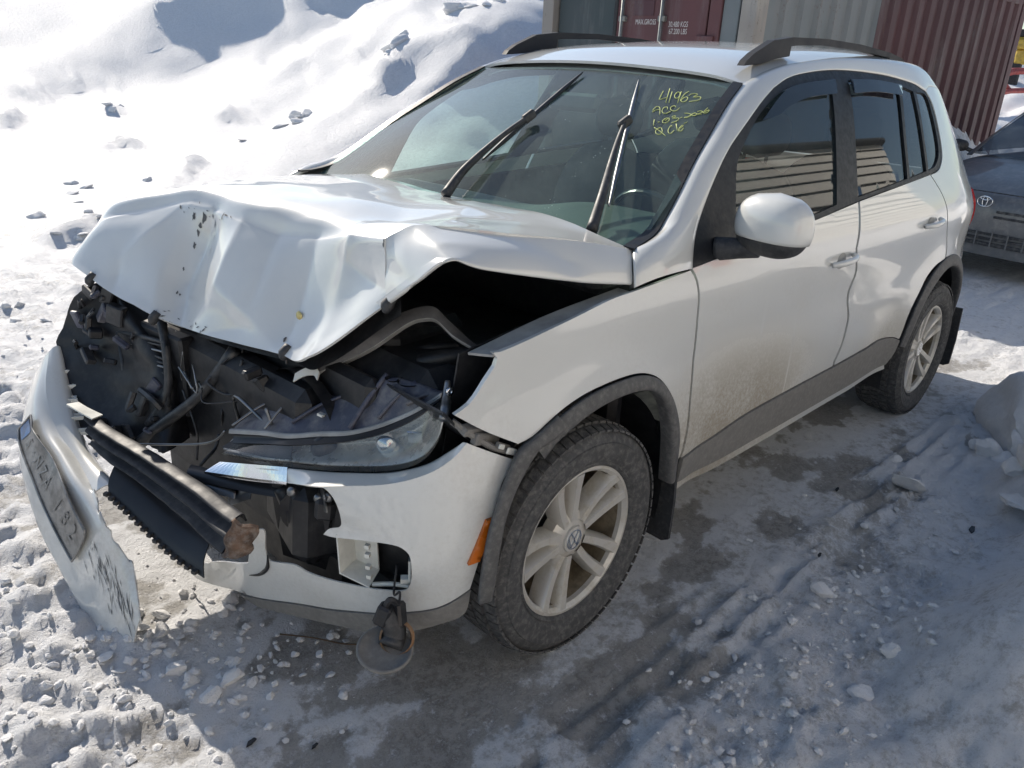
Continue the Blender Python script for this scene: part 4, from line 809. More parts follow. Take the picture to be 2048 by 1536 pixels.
# scuffs on the fallen end
bvr = BVHTree.FromPolygons([Vector(v) for v in rV], [tuple(f) for f in rF])
def onrb(p, off=.0015): lo, no, *_ = bvr.find_nearest(Vector(p)); return np.array(lo+no*off), np.array(no)
pa, pb_ = A3(T['rb_pt']), A3(T['rb_pb'])
for i in range(60):
    t = random.choice((5.4, 6.1, 6.6, 7.0, 7.3, 7.6))+random.gauss(0, .16); t = min(max(t, 4), 7.95); k = min(max(random.gauss(.25, .22), 0), .8); j = int(t); f = t-j
    p = (pa[j]*(1-f)+pa[j+1]*f)*(1-k)+(pb_[j]*(1-f)+pb_[j+1]*f)*k; q, n = onrb(p); u = np.array([0, .55, .85])+rng.normal(0, .2, 3); u -= n*(u @ n); u /= np.linalg.norm(u); v = np.cross(n, u); L = random.uniform(.006, .04); wd = random.uniform(.0006, .0022)
    mk('scuff', [onrb(q-u*L)[0], onrb(q+v*wd)[0], onrb(q+u*L)[0], onrb(q-v*wd)[0]], [(0, 1, 2, 3)], 'chip', br)
# number plate bent with the skin: pressed sheet with raised characters
def plate_pt(u, v, off):
    t = 1.55+u*(5.05-1.55); j = min(int(t), 7); f = t-j; a = pa[j]*(1-f)+pa[j+1]*f; c = pb_[j]*(1-f)+pb_[j+1]*f
    q, n = onrb(a*(1-v)+c*v, 0.); return q+n*(off+.006+.012*math.exp(-((v-.0)/.2)**2)*(math.sin(u*9)+1)*.5)
gu, gv = 40, 14; PV = np.array([plate_pt(i/gu, .02+.9*j/gv, .004) for i in range(gu+1) for j in range(gv+1)]); PF = orient(PV, grid(gu+1, gv+1), (-1, -.3, .1))
plate = mk('number_plate', PV, PF, 'plate', car, thick=.002)
for k, ch in enumerate('S·NZA 182'):
    if ch == ' ': continue
    tV, tF = text_mesh(ch, .5); cx_ = .155+.80*(k+.35)/9
    mk('plate_character', [plate_pt(cx_+.20*q[0]*1.0, .50-1.05*q[1], .0065) for q in tV], tF, 'bay_metal', plate, smooth=False)
PB_ = np.array([plate_pt(.0+.12*i/6, .02+.9*(.15+.7*j/6), .0055) for i in range(7) for j in range(7)]); mk('plate_corner', PB_, orient(PB_, grid(7, 7), (-1, -.3, .1)), 'plate_blue', plate)
rim_ = [plate_pt(u, v, .006) for u, v in ([(i/30, .03) for i in range(31)]+[(1, .03+.88*i/8) for i in range(1, 9)]+[(1-i/30, .91) for i in range(1, 31)]+[(0, .91-.88*i/8) for i in range(1, 9)])]
V, F = tube(rim_, .0035, 6, 1, False); mk('plate_rim', V, F, 'plate', plate)
# ---- crash beam with rusty end
bh, bo = A3(T['beam_hi']), A3(T['beam_lo'])
V, F, _ = loft([bh+(.05, .02, -.03), bh+(.035, .012, -.002), bh*.93+bo*.07, bh*.70+bo*.30+(.026, .014, 0), bh*.52+bo*.48+(-.004, 0, 0), bo*.74+bh*.26+(.024, .014, 0), bo*.97+bh*.03, bo+(.05, .02, .004)], 60, 4)
V[:, 2] += .006*fbm(V[:, 1], V[:, 0], 9., 3); beam = mk('crash_beam', V, orient(V, F, (-1, -.3, .3)), 'beam_black', car, thick=.005)
e0, e1 = bh[-1], bo[-1]; rr = []
for t in np.linspace(0, 1, 7):
    sq = 1-.25*t*t; rr.append([(e0+e1)/2+((e0*(1-k)+e1*k)-(e0+e1)/2)*sq+np.array([.006*math.sin(k*math.pi*3)+.05*t*t, -.042*t, -.010*t+.003*math.sin(t*9+k*5)]) for k in np.linspace(0, 1, 9)])
V, F, _ = loft(rr, 24, 4); mk('beam_end', V, orient(V, F, (-1, -.3, .3)), 'rust', beam, thick=.01)
V, F, _ = loft([A3([(-.84, .47, .515), (-.83, .41, .512), (-.81, .35, .50)]), A3([(-.80, .49, .505), (-.79, .44, .50), (-.77, .38, .492)])], 14, 4); mk('beam_bracket', V, F, 'white_plastic', beam, thick=.004)
# ---- left headlamp
lt, ll_ = A3(T['lamp_top']), A3(T['lamp_low'])
lamp_house = sheet('headlamp', [T['brow_top'], A3(T['brow_top'])*.5+A3(T['house_back'])*.5+(0, 0, .012), T['house_back'], A3(T['house_back'])+(.03, .02, -.10)], 60, 6, 'bay_blue', (0, 0, 1), None, .006)
tag(lamp_house, 'left headlamp pushed back with exposed dark housing')
bt_, bwl = A3(T['brow_top']), A3(T['brow_low'])
V, F, _ = loft([bt_+(.006, .006, .004), bt_+(-.004, 0, .006), bt_+(-.008, -.002, -.004)], 50, 2); mk('headlamp_seal', V, orient(V, F, (-.3, -.3, 1)), 'seal_grey', lamp_house, thick=.003)
V, F, _ = loft([bt_+(-.006, 0, -.004), (bt_+bwl)/2+(.006, .004, 0), bwl], 50, 3); mk('headlamp_rim', V, orient(V, F, (-.6, -.8, .1)), 'plastic_clean', lamp_house, thick=.003)
V, F, _ = loft([lt, (lt+ll_)/2+(-.014, -.012, 0), ll_], 50, 8); mk('headlamp_lens', V, orient(V, F, (-.6, -.8, .1)), 'lens', lamp_house)
ib = lambda c, d: c+np.array([.6, .6, 0])*d
V, F, _ = loft([ib(lt, .02)+(0, 0, .0), ib((lt+ll_)/2, .085), ib(ll_, .03)], 50, 6); mk('headlamp_reflector', V, F, 'lamp_silver', lamp_house, thick=.003)
pc = (lt[2]+ll_[2])/2
for j, (k, r) in enumerate(((3, .034), (5, .030))):
    c_ = (lt[k]+ll_[k])/2+np.array([.035, .035, 0]); V, F = lathe([(r, -.03), (r, .0), (r*.93, .006), (r*.6, .016), (.0, .02)], (0, 0, 0), 'x', 24)
    V = V @ np.array(rot_m((0, 0, math.radians(52)))).T*-1; mk('headlamp_projector', V+c_, F, 'chrome' if j else 'plastic_clean', lamp_house)
c_ = (lt[6]*.55+ll_[6]*.45)+np.array([.012, .012, 0]); V, F = box(c_, (.004, .034, .040), (0, -.5, .75)); mk('lamp_bulb_shield', V, F, 'chrome', lamp_house, smooth=False)
V, F, _ = loft([[ll_[2]+(-.004, 0, .008), ll_[3]+(-.004, 0, .01), ll_[3]+(-.002, 0, .01)], [lt[2]+(-.012, -.006, -.006), lt[1]*.2+lt[2]*.8+(-.012, -.006, -.006), lt[2]+(-.012, -.006, -.006)]], 6, 4)
# black inner end of the lamp opening
V, F, _ = loft([A3(T['lamp_top'])[:3]+(.03, .03, 0), A3(T['lamp_low'])[:3]+(.02, .03, 0)], 20, 4); mk('headlamp_baffle', V, F, 'bay_black', lamp_house, thick=.003)
V, F = tube([A3(T['ear'])[0]+(.02, .02, .03), A3(T['ear'])[0], (A3(T['ear'])[0]+A3(T['ear'])[1])/2+(-.004, -.006, 0), A3(T['ear'])[1]], [.006, .011, .013, .010], 8); mk('headlamp_tab', V, F, 'bay_metal', lamp_house)
V, F = lathe([(.005, -.003), (.010, -.003), (.010, .003), (.005, .003), (.005, -.003)], (0, 0, 0), 'y', 16); mk('headlamp_eyelet', V+A3(T['ear'])[0]+(.0, -.01, .018), F, 'chrome', lamp_house)
hb_, bt2 = A3(T['house_back']), A3(T['brow_top'])
for k, (j, f0, f1, r) in enumerate(((0, .05, .9, .004), (1, .0, .85, .0035), (1, .1, .8, .003), (2, .2, .95, .005), (4, .0, 1.0, .007), (5, .1, .9, .005), (6, .15, .8, .006))):
    a = bt2[j]*(1-f0)+hb_[j]*f0; c = bt2[j+(1 if k < 3 else 2)]*(1-f1)+hb_[j+(1 if k < 3 else 2)]*f1 if j < 7 else hb_[j]; lift = np.array([0, 0, .012])
    V, F = tube([a+lift, (a+c)/2+lift*1.6, c+lift], r, 6); mk('headlamp_rib', V, F, 'bay_metal' if k < 3 else 'bay_blue', lamp_house)
V, F = join([lathe([(.014+.012*i, .002*j), (.020+.012*i, .006)], tuple(hb_[6]*.75+bt2[6]*.25+(0.02*i, -.04*i, .018)), 'z', 14) for i in (0, 1) for j in (0, 1)]); mk('headlamp_socket', V, F, 'bay_black', lamp_house)
V, F = box(bt2[3]*.7+hb_[3]*.3+(0, 0, .018), (.016, .016, .006), (.2, .1, .4)); mk('headlamp_label', V, F, 'white_plastic', lamp_house, smooth=False)
# bracket between lamp, fender and bumper
V, F = join([box((-.33, -.83, .735), (.10, .02, .03), (.1, .3, .2), .004), box((-.37, -.82, .765), (.06, .03, .02), (.4, .2, .1), .004), tube([(-.41, -.80, .79), (-.38, -.83, .76), (-.33, -.85, .72), (-.29, -.86, .70)], .008, 6), box((-.30, -.855, .71), (.05, .01, .022), (.1, .5, .0), .003)]); mk('fender_bracket', V, F, 'plastic_grey', car, smooth=False)
V, F = join([box((-.285, -.872, .702), (.035, .006, .016), (0, .45, .05), .002), box((-.315, -.868, .722), (.02, .006, .012), (0, .45, .05), .002)]); mk('bumper_mount', V, F, 'white_plastic', car, smooth=False)
# ---- engine bay
sheet('front_carrier', [T['support_out'], A3(T['support_out'])*.55+A3(T['support_in'])*.45+(.03, .02, .01), T['support_in'], A3(T['support_in'])+(.10, .05, 0)], 40, 8, 'bay_black', (-1, -.3, 0), None, .008, fn=lambda V: V+np.stack([.022*fbm(V[:, 1], V[:, 2], 12., 4), 0*V[:, 0], 0*V[:, 0]], 1))
V, F, _ = loft([A3(T['support_out'])+(.05, .0, 0), A3(T['support_out'])+(.30, .06, .02)], 30, 4); mk('inner_wing', V, F, 'bay_black', car, thick=.004)
rq = A3(T['rad'])
rad = mk('radiator', *box(tuple(rq.mean(0)+(.05, .02, 0)), (.05, .36, .26), (0, 0, .12), .008), 'bay_black', car, smooth=False)
for k in range(11):
    t = (k+.5)/11; a = rq[0]*(1-t)+rq[3]*t; c = rq[1]*(1-t)+rq[2]*t; q = (a+c)/2+(0, 0, random.uniform(-.006, .004)); V, F = tube([a, q, c+(0, 0, random.uniform(-.012, .004))], .0042, 5, 3); mk('slat', V, F, 'bay_metal' if k % 3 == 1 else 'bay_grey', rad)
fr_ = [rq[0]+(-.004, 0, .01), rq[1]+(-.004, 0, .01), rq[2]+(-.004, 0, -.01), rq[3]+(-.004, 0, -.01), rq[0]+(-.004, 0, .01)]
V, F = tube(fr_, .009, 6, 1); mk('radiator_frame', V, F, 'bay_grey', rad)
V, F = tube(T['diag'], [.020, .016, .018, .022], 8); mk('brace', V, F, 'bay_grey', car); V, F = tube(T['vbar'], [.016, .013, .013, .018], 8); mk('brace', V, F, 'bay_grey', car)
dg = A3(T['diag'])[-1]; V, F = extrude2([(-.035, -.04), (.03, -.05), (.045, .0), (.03, .05), (-.01, .06), (-.04, .03)], lambda p, d: (dg[0]+d-.01, dg[1]+p[0], dg[2]+p[1]+.03), 0, .012); mk('brace_bracket', V, F, 'bay_grey', car, smooth=False)
V, F = tube(T['wire'], .0035, 6); mk('wire', V, F, 'bay_metal', car)
mk('engine', *join([box((-.06, 0, .56), (.66, 1.36, .56), bev=.06), box((.0, 0, .27), (1.0, 1.36, .10), bev=.02), box((-.18, -.22, .80), (.30, .42, .16), (0, .05, .1), .03), box((-.10, .25, .84), (.36, .40, .10), (0, -.04, 0), .03)]), 'bay_black', car, smooth=False)  # lower slab added to stop sun leaking under the engine
mk('crossmember_filler', *join([box((-.47, 0, .24), (.12, 1.1, .22), None, .03), box((-.50, .05, .50), (.10, .80, .46), (0, .06, .04), .03), box((-.52, -.34, .42), (.14, .30, .22), (0, .06, -.25), .03)]), 'bay_black', car, smooth=False)  # filler blocks added to darken the bay and stop sun leaking through
mk('fan_shroud', *join([box((-.43, -.02, .55), (.05, 1.0, .50), (0, .1, 0), .02), lathe([(.20, -.035), (.20, 0), (.16, -.01), (.15, .01)], (-.45, .16, .56), 'x', 32), lathe([(.20, -.035), (.20, 0), (.16, -.01), (.15, .01)], (-.45, -.26, .56), 'x', 32)]), 'bay_black', car, smooth=False)
for k, pts in enumerate(([(-.42, .40, .80), (-.46, .25, .78), (-.47, .10, .74), (-.46, -.02, .70)], [(-.46, -.05, .62), (-.50, -.12, .60), (-.52, -.20, .57), (-.50, -.26, .52)], [(-.30, -.55, .83), (-.26, -.60, .85), (-.15, -.66, .86), (.0, -.68, .84)], [(-.36, -.30, .72), (-.30, -.42, .80), (-.18, -.52, .84), (-.02, -.58, .80)], [(-.50, .28, .72), (-.53, .24, .66), (-.52, .20, .60), (-.53, .14, .52), (-.50, .06, .46)])):
    V, F = tube(pts, (.018, .012, .022, .016, .014)[k], 8); mk('hose', V, F, 'bay_black', car)
for k in range(26):   # clips, housings and stubs crowding the bay
    c_ = (random.uniform(-.56, -.36), random.uniform(-.30, .46), random.uniform(.42, .78)); s_ = (random.uniform(.02, .07), random.uniform(.02, .09), random.uniform(.015, .07))
    mk('bay_part', *box(c_, s_, (random.uniform(-.6, .6), random.uniform(-.6, .6), random.uniform(-.6, .6)), .006), random.choice(('bay_black', 'bay_grey', 'bay_black', 'bay_blue')), car, smooth=False)
so_, si_ = A3(T['support_out']), A3(T['support_in'])
for k in range(30):
    t = random.uniform(.15, 4.8); f = random.uniform(.12, .9); j_ = int(t); g = t-j_; q = (so_[j_]*(1-g)+so_[j_+1]*g)*(1-f)+(si_[j_]*(1-g)+si_[j_+1]*g)*f+(-.004, 0, 0)
    if k % 3 == 0: V, F = tube([q+rng.normal(0, .03, 3)*(.3, 1, 1), q+rng.normal(0, .008, 3)+(-.012, 0, 0), q+rng.normal(0, .03, 3)*(.3, 1, 1)], random.uniform(.004, .011), 6)
    else: V, F = box(tuple(q), (random.uniform(.012, .04), random.uniform(.015, .07), random.uniform(.012, .08)), tuple(rng.normal(0, .35, 3)), .004)
    mk('bay_part', V, F, random.choice(('bay_black', 'bay_grey', 'bay_grey', 'bay_blue')), car, smooth=False)
for k in range(22):
    p0 = np.array([random.uniform(-.60, -.46), random.uniform(-.25, .5), random.uniform(.45, .80)]); p1 = p0+rng.normal(0, .07, 3)*(.4, 1, .8); p2 = p1+rng.normal(0, .07, 3)*(.4, 1, .8)
    V, F = tube([p0, p1+(-.02, 0, 0), p2, p2+rng.normal(0, .05, 3)*(.4, 1, 1)], random.uniform(.0018, .005), 5); mk('wire', V, F, random.choice(('bay_black', 'bay_grey', 'bay_metal', 'bay_black', 'bay_strip')), car)
fq = A3(T['filter']); fc = fq.mean(0)
filt = mk('air_filter', *box(tuple(fc+(.03, 0, 0)), (.05, .22, .085), (.32, 0, 0), .004), 'rust', car, smooth=False)
parts = []
for k in range(34):
    t = k/33; a = fq[0]*(1-t)+fq[1]*t; c = fq[3]*(1-t)+fq[2]*t; parts.append(tube([a+(-.001, 0, -.006), c+(-.001, 0, .006)], .0022, 4, 1))
V, F = join(parts); mk('filter_pleats', V, F, 'filter', filt)
# bent upper crossmember
V = np.vstack([resample(T['arch_lo'], 40), resample(T['arch_lo'], 40)*.5+resample(T['arch_hi'], 40)*.5+(-.003, -.004, .002), resample(T['arch_hi'], 40)]); F = grid(3, 40)
xm = mk('crossmember', V, orient(V, F, (-.3, -.6, .6)), 'bay_strip', car, thick=.003); tag(xm, 'bent grey crossmember arching out of the engine bay')
V, F, _ = loft([T['arch_lo'], A3(T['arch_lo'])+(.012, .01, -.012)], 40, 2); mk('crossmember_lip', V, F, 'seal_grey', xm, thick=.002)
V, F, _ = loft([A3(T['arch_hi'])+(.02, .01, -.012), A3(T['arch_hi'])+(.05, .04, -.07)], 40, 2); mk('crossmember_web', V, F, 'bay_black', xm, thick=.003)
V, F, _ = loft([A3(T['hook']), A3(T['hook'])+(-.012, -.008, -.018)], 16, 3); mk('latch_hook', V, F, 'white_plastic', car, thick=.004)
# inner fender rail under the hood edge
V, F, _ = loft([A3([(-.34, -.77, .93), (-.1, -.78, .975), (.1, -.80, 1.005), (.16, -.80, 1.01)]), A3([(-.335, -.845, .945), (-.15, -.855, .972), (.03, -.858, 1.002), (.15, -.86, 1.012)])], 30, 4); mk('fender_rail', V, orient(V, F, (0, 0, 1)), 'seal_grey', car, thick=.006)
V, F, _ = loft([A3([(-.36, -.76, .93), (-.1, -.77, .97), (.16, -.79, 1.0)]), A3([(-.36, -.70, .6), (-.1, -.70, .6), (.2, -.70, .6)])], 24, 4); mk('inner_wing', V, F, 'bay_black', car, thick=.005)
V, F, _ = loft([A3([(-.45, -.82, .83), (-.34, -.80, .72), (-.25, -.82, .70)]), A3([(-.40, -.55, .80), (-.30, -.55, .70), (-.22, -.55, .70)])], 12, 4); mk('inner_wing', V, F, 'bay_black', car, thick=.005)
# grille remains and crash box behind the torn skin
for k in ('slat1', 'slat2'):
    a = A3(T[k]); V, F, _ = loft([a, a+(.01, .01, .018), a+(.03, .03, .022)], 24, 2); mk('grille_slat', V, F, 'plastic_clean' if k == 'slat1' else 'bay_metal', car, thick=.003)
cb = A3(T['crashbox']); cc = cb.mean(0)
V, F = join([tube([cc+(.02, .0, -.01), cc+(.10, .05, .0), cc+(.22, .10, .02)], [.07, .075, .08], 14), box(tuple(cc+(.06, -.05, .05)), (.05, .14, .06), (0, .1, -.7), .01), box(tuple(cc+(.07, .05, -.05)), (.08, .12, .09), (0, .1, -.7), .01), box(tuple(cc+(.14, .12, .02)), (.20, .22, .20), (0, 0, -.4), .02)]); mk('crash_box', V, F, 'bay_black', car, smooth=False)
for p in T['bolts']:
    V, F = lathe([(.0, -.006), (.007, -.006), (.012, -.002), (.013, .004)], (0, 0, 0), 'x', 14); mk('bolt', V @ np.array(rot_m((0, 0, .7))).T+p, F, 'bay_metal', car)
b2 = A3(T['bolts']); V, F = extrude2([(-.045, -.028), (.02, -.028), (.045, -.018), (.035, -.006), (.02, .0), (.035, .008), (.045, .02), (-.045, .026)], lambda p, d: tuple((b2[1]+b2[2])/2+np.array([-.55*-p[0]*-1*.6+d, -p[0]*.8, p[1]])), 0, .004); mk('bumper_bracket', V, F, 'bay_metal', car, smooth=False)
V, F = tube([(-.60, -.36, .50), (-.585, -.40, .44), (-.575, -.44, .37), (-.57, -.45, .31)], [.02, .03, .035, .02], 8); mk('hose', V, F, 'bay_black', car)
# lower grille mesh band hanging under the beam
la = A3([(-.855, .16, .34), (-.835, .08, .31), (-.815, -.02, .275), (-.795, -.12, .245), (-.77, -.23, .23)]); lb = la+(.05, .05, .07)
V, F, _ = loft([la, (la+lb)/2+(-.01, 0, 0), lb, lb+(.06, .05, .02)], 40, 3); mk('lower_grille', V, orient(V, F, (-1, -.2, .2)), 'plastic_clean', car, thick=.004)
lc = crom(la, 4)
for k in range(0, len(lc)-1, 1):
    p = lc[k]+np.array([-.004, 0, .0]); mk('grille_tooth', *box(tuple(p+(0, 0, .006)), (.012, .014, .010), (0, 0, .4)), 'plastic', car, smooth=False)
# ---- fog lamp hanging by its lead
fg = A3(T['fog']); fl = fg[0]
V, F = lathe([(.0, .0), (.052, .0), (.063, .005), (.067, .013), (.061, .017), (.054, .010), (.03, .008), (.0, .009)], tuple(fl-(0, 0, .008)), 'z', 32)
V = (V-fl) @ np.array(rot_m((.22, -.12, 0))).T+fl; fogl = mk('fog_lamp', V, F, 'plastic_grey', car); tag(fogl, 'broken fog lamp dangling on its cable below the bumper')
V, F = tube([fl+(.012, -.004, .004), fl*.5+fg[1]*.5+(.012, 0, .0), fg[1]+(.0, 0, .01), fg[2]], [.030, .030, .028, .020], 10); mk('fog_lamp_body', V, F, 'plastic', fogl)
V, F = lathe([(.036, -.01), (.042, .0), (.040, .012), (.030, .018)], (0, 0, 0), 'x', 20); mk('fog_lamp_ring', V @ np.array(rot_m((0, .5, .8))).T+fl*.45+fg[1]*.55+(.012, -.012, .006), F, 'filter', fogl)
V, F = join([box(tuple(fg[2]+(0, 0, -.01)), (.04, .035, .05), (.3, .2, .6), .006), box(tuple(fg[3]+(0, 0, -.02)), (.034, .03, .06), (-.3, .3, .3), .006), tube([fg[2]+(0, 0, .0), fg[2]+(.01, -.01, .03), fg[3]+(0, 0, .01)], .008, 6)]); mk('fog_lamp_plug', V, F, 'bay_black', fogl, smooth=False)
V, F = tube([fg[3], fg[3]+(-.004, -.01, .05), fg[4]+(-.006, -.004, -.02), fg[4]+(.03, .03, .03)], .003, 5); mk('fog_lamp_lead', V, F, 'bay_black', fogl)
# ---- wipers
for key in ('wiper1', 'wiper2'):
    p = A3(T[key]); lift = np.array([-.012, 0, .012])
    def ons(q, off): lo, no, *_ = BV.find_nearest(Vector(q)); return np.array(lo+no*off)
    BV = BVHTree.FromPolygons([Vector(v) for v in wV], [tuple(f) for f in orient(wV, wF, (-1, 0, 1))])
    ar = [p[0]+(-.005, 0, .0), p[1], p[2], p[3]]; V, F = tube(ar, [.017, .013, .009, .008], 8); wi = mk('wiper', V, F, 'plastic', car)
    b0, b1 = p[4], p[5]; pts = [b0*(1-t)+b1*t for t in np.linspace(0, 1, 9)]
    V, F = tube(pts, [.003, .008, .009, .009, .008, .003], 6); mk('wiper_blade', V, F, 'plastic_clean' if key == 'wiper2' else 'bay_metal', wi)
    c_ = p[3]; V, F = box(tuple(c_), (.05, .022, .03), (0, -.6, -.3), .006); mk('wiper_joint', V, F, 'plastic', wi, smooth=False)
# ---- cabin
sheet('dashboard', [[(.30, y, 1.02) for y in (-.72, -.3, 0, .3, .72)], [(.48, y, 1.06+(.03 if y < -.2 else 0)) for y in (-.74, -.3, 0, .3, .74)], [(.70, y, 1.06+(.05 if y < -.2 else 0)) for y in (-.74, -.3, 0, .3, .74)], [(.80, y, .98) for y in (-.74, -.3, 0, .3, .74)], [(.80, y, .62) for y in (-.74, -.3, 0, .3, .74)]], 30, 5, 'dash', (0, 0, 1), None, .01)
V, F = lathe([(.178, -.012), (.19, -.012), (.195, 0), (.19, .012), (.178, .012), (.174, 0), (.178, -.012)], (0, 0, 0), 'x', 36); V2, F2 = join([(V, F), box((0, 0, 0), (.02, .34, .05), None, .008), box((.0, 0, -.06), (.03, .10, .14), None, .02)])
mk('steering_wheel', V2 @ np.array(rot_m((0, -.42, 0))).T+(.93, -.36, .98), F2, 'plastic_clean', car, smooth=False)
def seat(x, y, w_, z=0.):
    V1, F1 = ellipsoid((x, y, .58), .27, w_/2, .11, -1, 1, math.pi); V2, F2 = ellipsoid((0, 0, 0), .085, w_/2, .33, -1, 1, 0); V2 = V2 @ np.array(rot_m((0, .30, 0))).T+(x+.33, y, .92)
    V3, F3 = ellipsoid((x+.46, y, 1.33), .05, .13, .10, -1, 1, 0, n=16, m=8); V4, F4 = tube([(x+.43, y-.05, 1.2), (x+.455, y-.05, 1.30)], .008, 6); V5, F5 = tube([(x+.43, y+.05, 1.2), (x+.455, y+.05, 1.30)], .008, 6)
    s_ = mk('seat', *join([(V1, F1), (V2, F2)]), 'cloth', car); mk('headrest', *join([(V3, F3), (V4, F4), (V5, F5)]), 'cloth', s_)
seat(1.15, -.36, .50); seat(1.15, .36, .50); seat(2.0, -.38, .62); seat(2.0, .38, .62)
V, F = box((.86, 0, 1.42), (.03, .22, .065), (0, .2, .1), .014); mk('interior_mirror', V, F, 'plastic_clean', car, smooth=False)
# ------------------------------------------------------------------ ground: one sheet, fine near the car
def axis(lo, hi, a, b_, h, g, g2=None):
    mid_ = list(np.arange(a, b_+h*.5, h)); L = []; x = a; d = h
    while x > lo: d *= 1+g; x -= d; L.append(x)
    R = []; x = mid_[-1]; d = h
    while x < hi: d *= 1+(g2 or g); x += d; R.append(x)
    return np.array(L[::-1]+mid_+R)
GX = axis(-70, 110, -1.6, 2.6, .017, .032, .020); GY = axis(-70, 110, -2.0, 1.5, .017, .030, .022)
def CRUST(x, y): return sstep(-.20, .08, fbm(x*1.0+4.4, y*1.5-2.2, 4.2, 5, .6)+.25*fbm(x, y, .9, 2))
def height(x, y):
    x = np.asarray(x, float); y = np.asarray(y, float)
    qd = (x+1.5)*.45+(y+2.03)*.89; cr_ = (x+1.5)*.89-(y+2.03)*.45
    near = sstep(8.5, 5.5, qd); mid_n = sstep(16, 10, qd)
    h = .035*fbm(x, y, .8, 3)+.022*mid_n*fbm(x+5, y, 3.1, 3)*(.4+.6*sstep(.2, -.9, x))
    left = sstep(-.6, -1.1, x-.25*np.maximum(y, 0))*1.0+sstep(.9, 1.6, y); left = np.clip(left, 0, 1)
    h = h+.048*near*np.abs(fbm(x, y+3, 5.5, 4))*left*(.5+vnoise(x*1.3, y*1.3))
    h = h+.030*near*(fbm(x*.9-y*.4, (x*.4+y*.9)*2.4, 5.5, 4))*(.3+.7*left)
    # ruts of earlier wheels beside and in front of the car
    band = sstep(-1.34, -1.26, y)*sstep(-.93, -.97, y)*sstep(-.5, -.1, x)*sstep(4.2, 3.2, x)
    rw = np.abs(np.sin((y+.02*fbm(x, y, 1.1, 2))*math.pi/.085)); h = h+band*(.020*sstep(.55, .15, rw)-.010)*sstep(.25, .55, vnoise(x*2.6, y*6))
    h = h+.017*near*fbm(x+2, y-6, 11., 4)+.010*near*np.abs(fbm(x-4, y+6, 24., 2))*(1-.7*sstep(-1.5, -1.75, y))
    h = h+.055*np.clip(fbm(x+1.7, y*1.0+8.8, 6.5, 4)-.02, 0, .32)*sstep(-.9, -1.1, y)*sstep(-1.75, -1.5, y)                       # crumbly crust in the shade
    nose = sstep(-.45, -.75, x)*sstep(1.2, .5, y); h = h+nose*(.024*np.abs(fbm(x*1.0+3, y+1, 12., 2))+.014*np.abs(fbm(x+8, y, 26., 2)))*(.3+1.0*vnoise(x*3.1, y*3.1))
    zone = sstep(1.5, .6, np.hypot(np.maximum(np.abs(x-1.2)-2.2, 0), np.maximum(np.abs(y+.55)-1.1, 0))); h = h+.016*zone*CRUST(x, y)
    # flattened standing
    stand = sstep(1.2, .9, np.abs(y))*sstep(-1.1, -.7, x)*sstep(4.2, 3.6, x); h = h*(1-stand*.75)
    for wx in (0, 2.604):
        for wy in (-.785, .785):
            k = np.exp(-(((x-wx)/.30)**2+((y-wy)/.22)**2)**2); h = h*(1-k)+k*.006
    # snow banks on the driver's side
    h = h+.40*sstep(-1.50, -1.98, y+.16*fbm(x, y, 1.6, 3)-.08*np.sin(x*2.2))*sstep(.35, .95, x+.2*fbm(x+9, y, 1.4, 2))
    d2 = np.hypot((x-3.3)/.9, (y+1.75)/.50)+.16*fbm(x, y, 2.2, 3); h = h+.30*sstep(1.0, .45, d2)
    d3 = np.hypot((x-2.2)/.5, (y+1.62)/.26)+.2*fbm(x+3, y, 2.6, 3); h = h+.12*sstep(1.0, .3, d3)
    h = h+.5*sstep(-2.3, -3.6, y)*(1+.5*fbm(x, y, .5, 3))*sstep(-.5, 1.5, x)
    # ploughed bank against the container
    h = h+1.12*sstep(.55, 1.45, y+.12*fbm(x, y, 1.5, 4)-.06*(x-8))*sstep(6.2, 8.6, x)*sstep(14, 11, x)*sstep(4.5, 3.5, y)
    # the big snow heap behind
    n1 = fbm(x, y, .16, 4); u_ = .82*cr_+.57*qd; v_ = -.57*cr_+.82*qd; n2 = fbm(u_*.38+40, v_*.95, .42, 3)
    m = sstep(9.8, 24.5, qd+1.6*n1-.04*cr_); h = h+3.25*m
    d5 = np.hypot((x-8.2)/4.2, (y-8.0)/3.6); h = h+1.7*np.exp(-d5**2*1.3); d6 = np.hypot((x-11.5)/5.2, (y-14.2)/3.4)+.25*n1; h = h+3.0*np.exp(-d6**2*1.2)  # taller ridge at the back added to cast shade on the heap
    hm = np.clip(m*4, 0, 1)+np.exp(-d5**2)*.8; hm = np.clip(hm, 0, 1)
    rid = 1-np.abs(fbm(u_*.6, v_*1.1, .28, 3)); rough = .08+.92*sstep(-3.5, 3.0, cr_+1.5*n1); h = h+hm*rough*(.46*n2+.42*(rid-.72)+.18*np.abs(fbm(x, y, 1.3, 2)))+hm*.12*n2
    # thrown blocks at its foot
    h = h+.22*np.maximum(0, fbm(x+7, y+2, 1.25, 4)-.28)*sstep(5, 8, qd)*sstep(17, 13, qd)*1.6
    return h
XX, YY = np.meshgrid(GX, GY, indexing='ij'); ZZ = height(XX, YY)
nx_, ny_ = XX.shape; V = np.stack([XX, YY, ZZ], -1).reshape(-1, 3)
i_, j_ = np.meshgrid(np.arange(nx_-1), np.arange(ny_-1), indexing='ij'); a_ = (i_*ny_+j_).ravel(); Fq = np.stack([a_, a_+ny_, a_+ny_+1, a_+1], 1)
me = bpy.data.meshes.new('ground'); me.vertices.add(len(V)); me.vertices.foreach_set('co', V.ravel()); me.loops.add(Fq.size); me.loops.foreach_set('vertex_index', Fq.ravel().astype(np.int32))
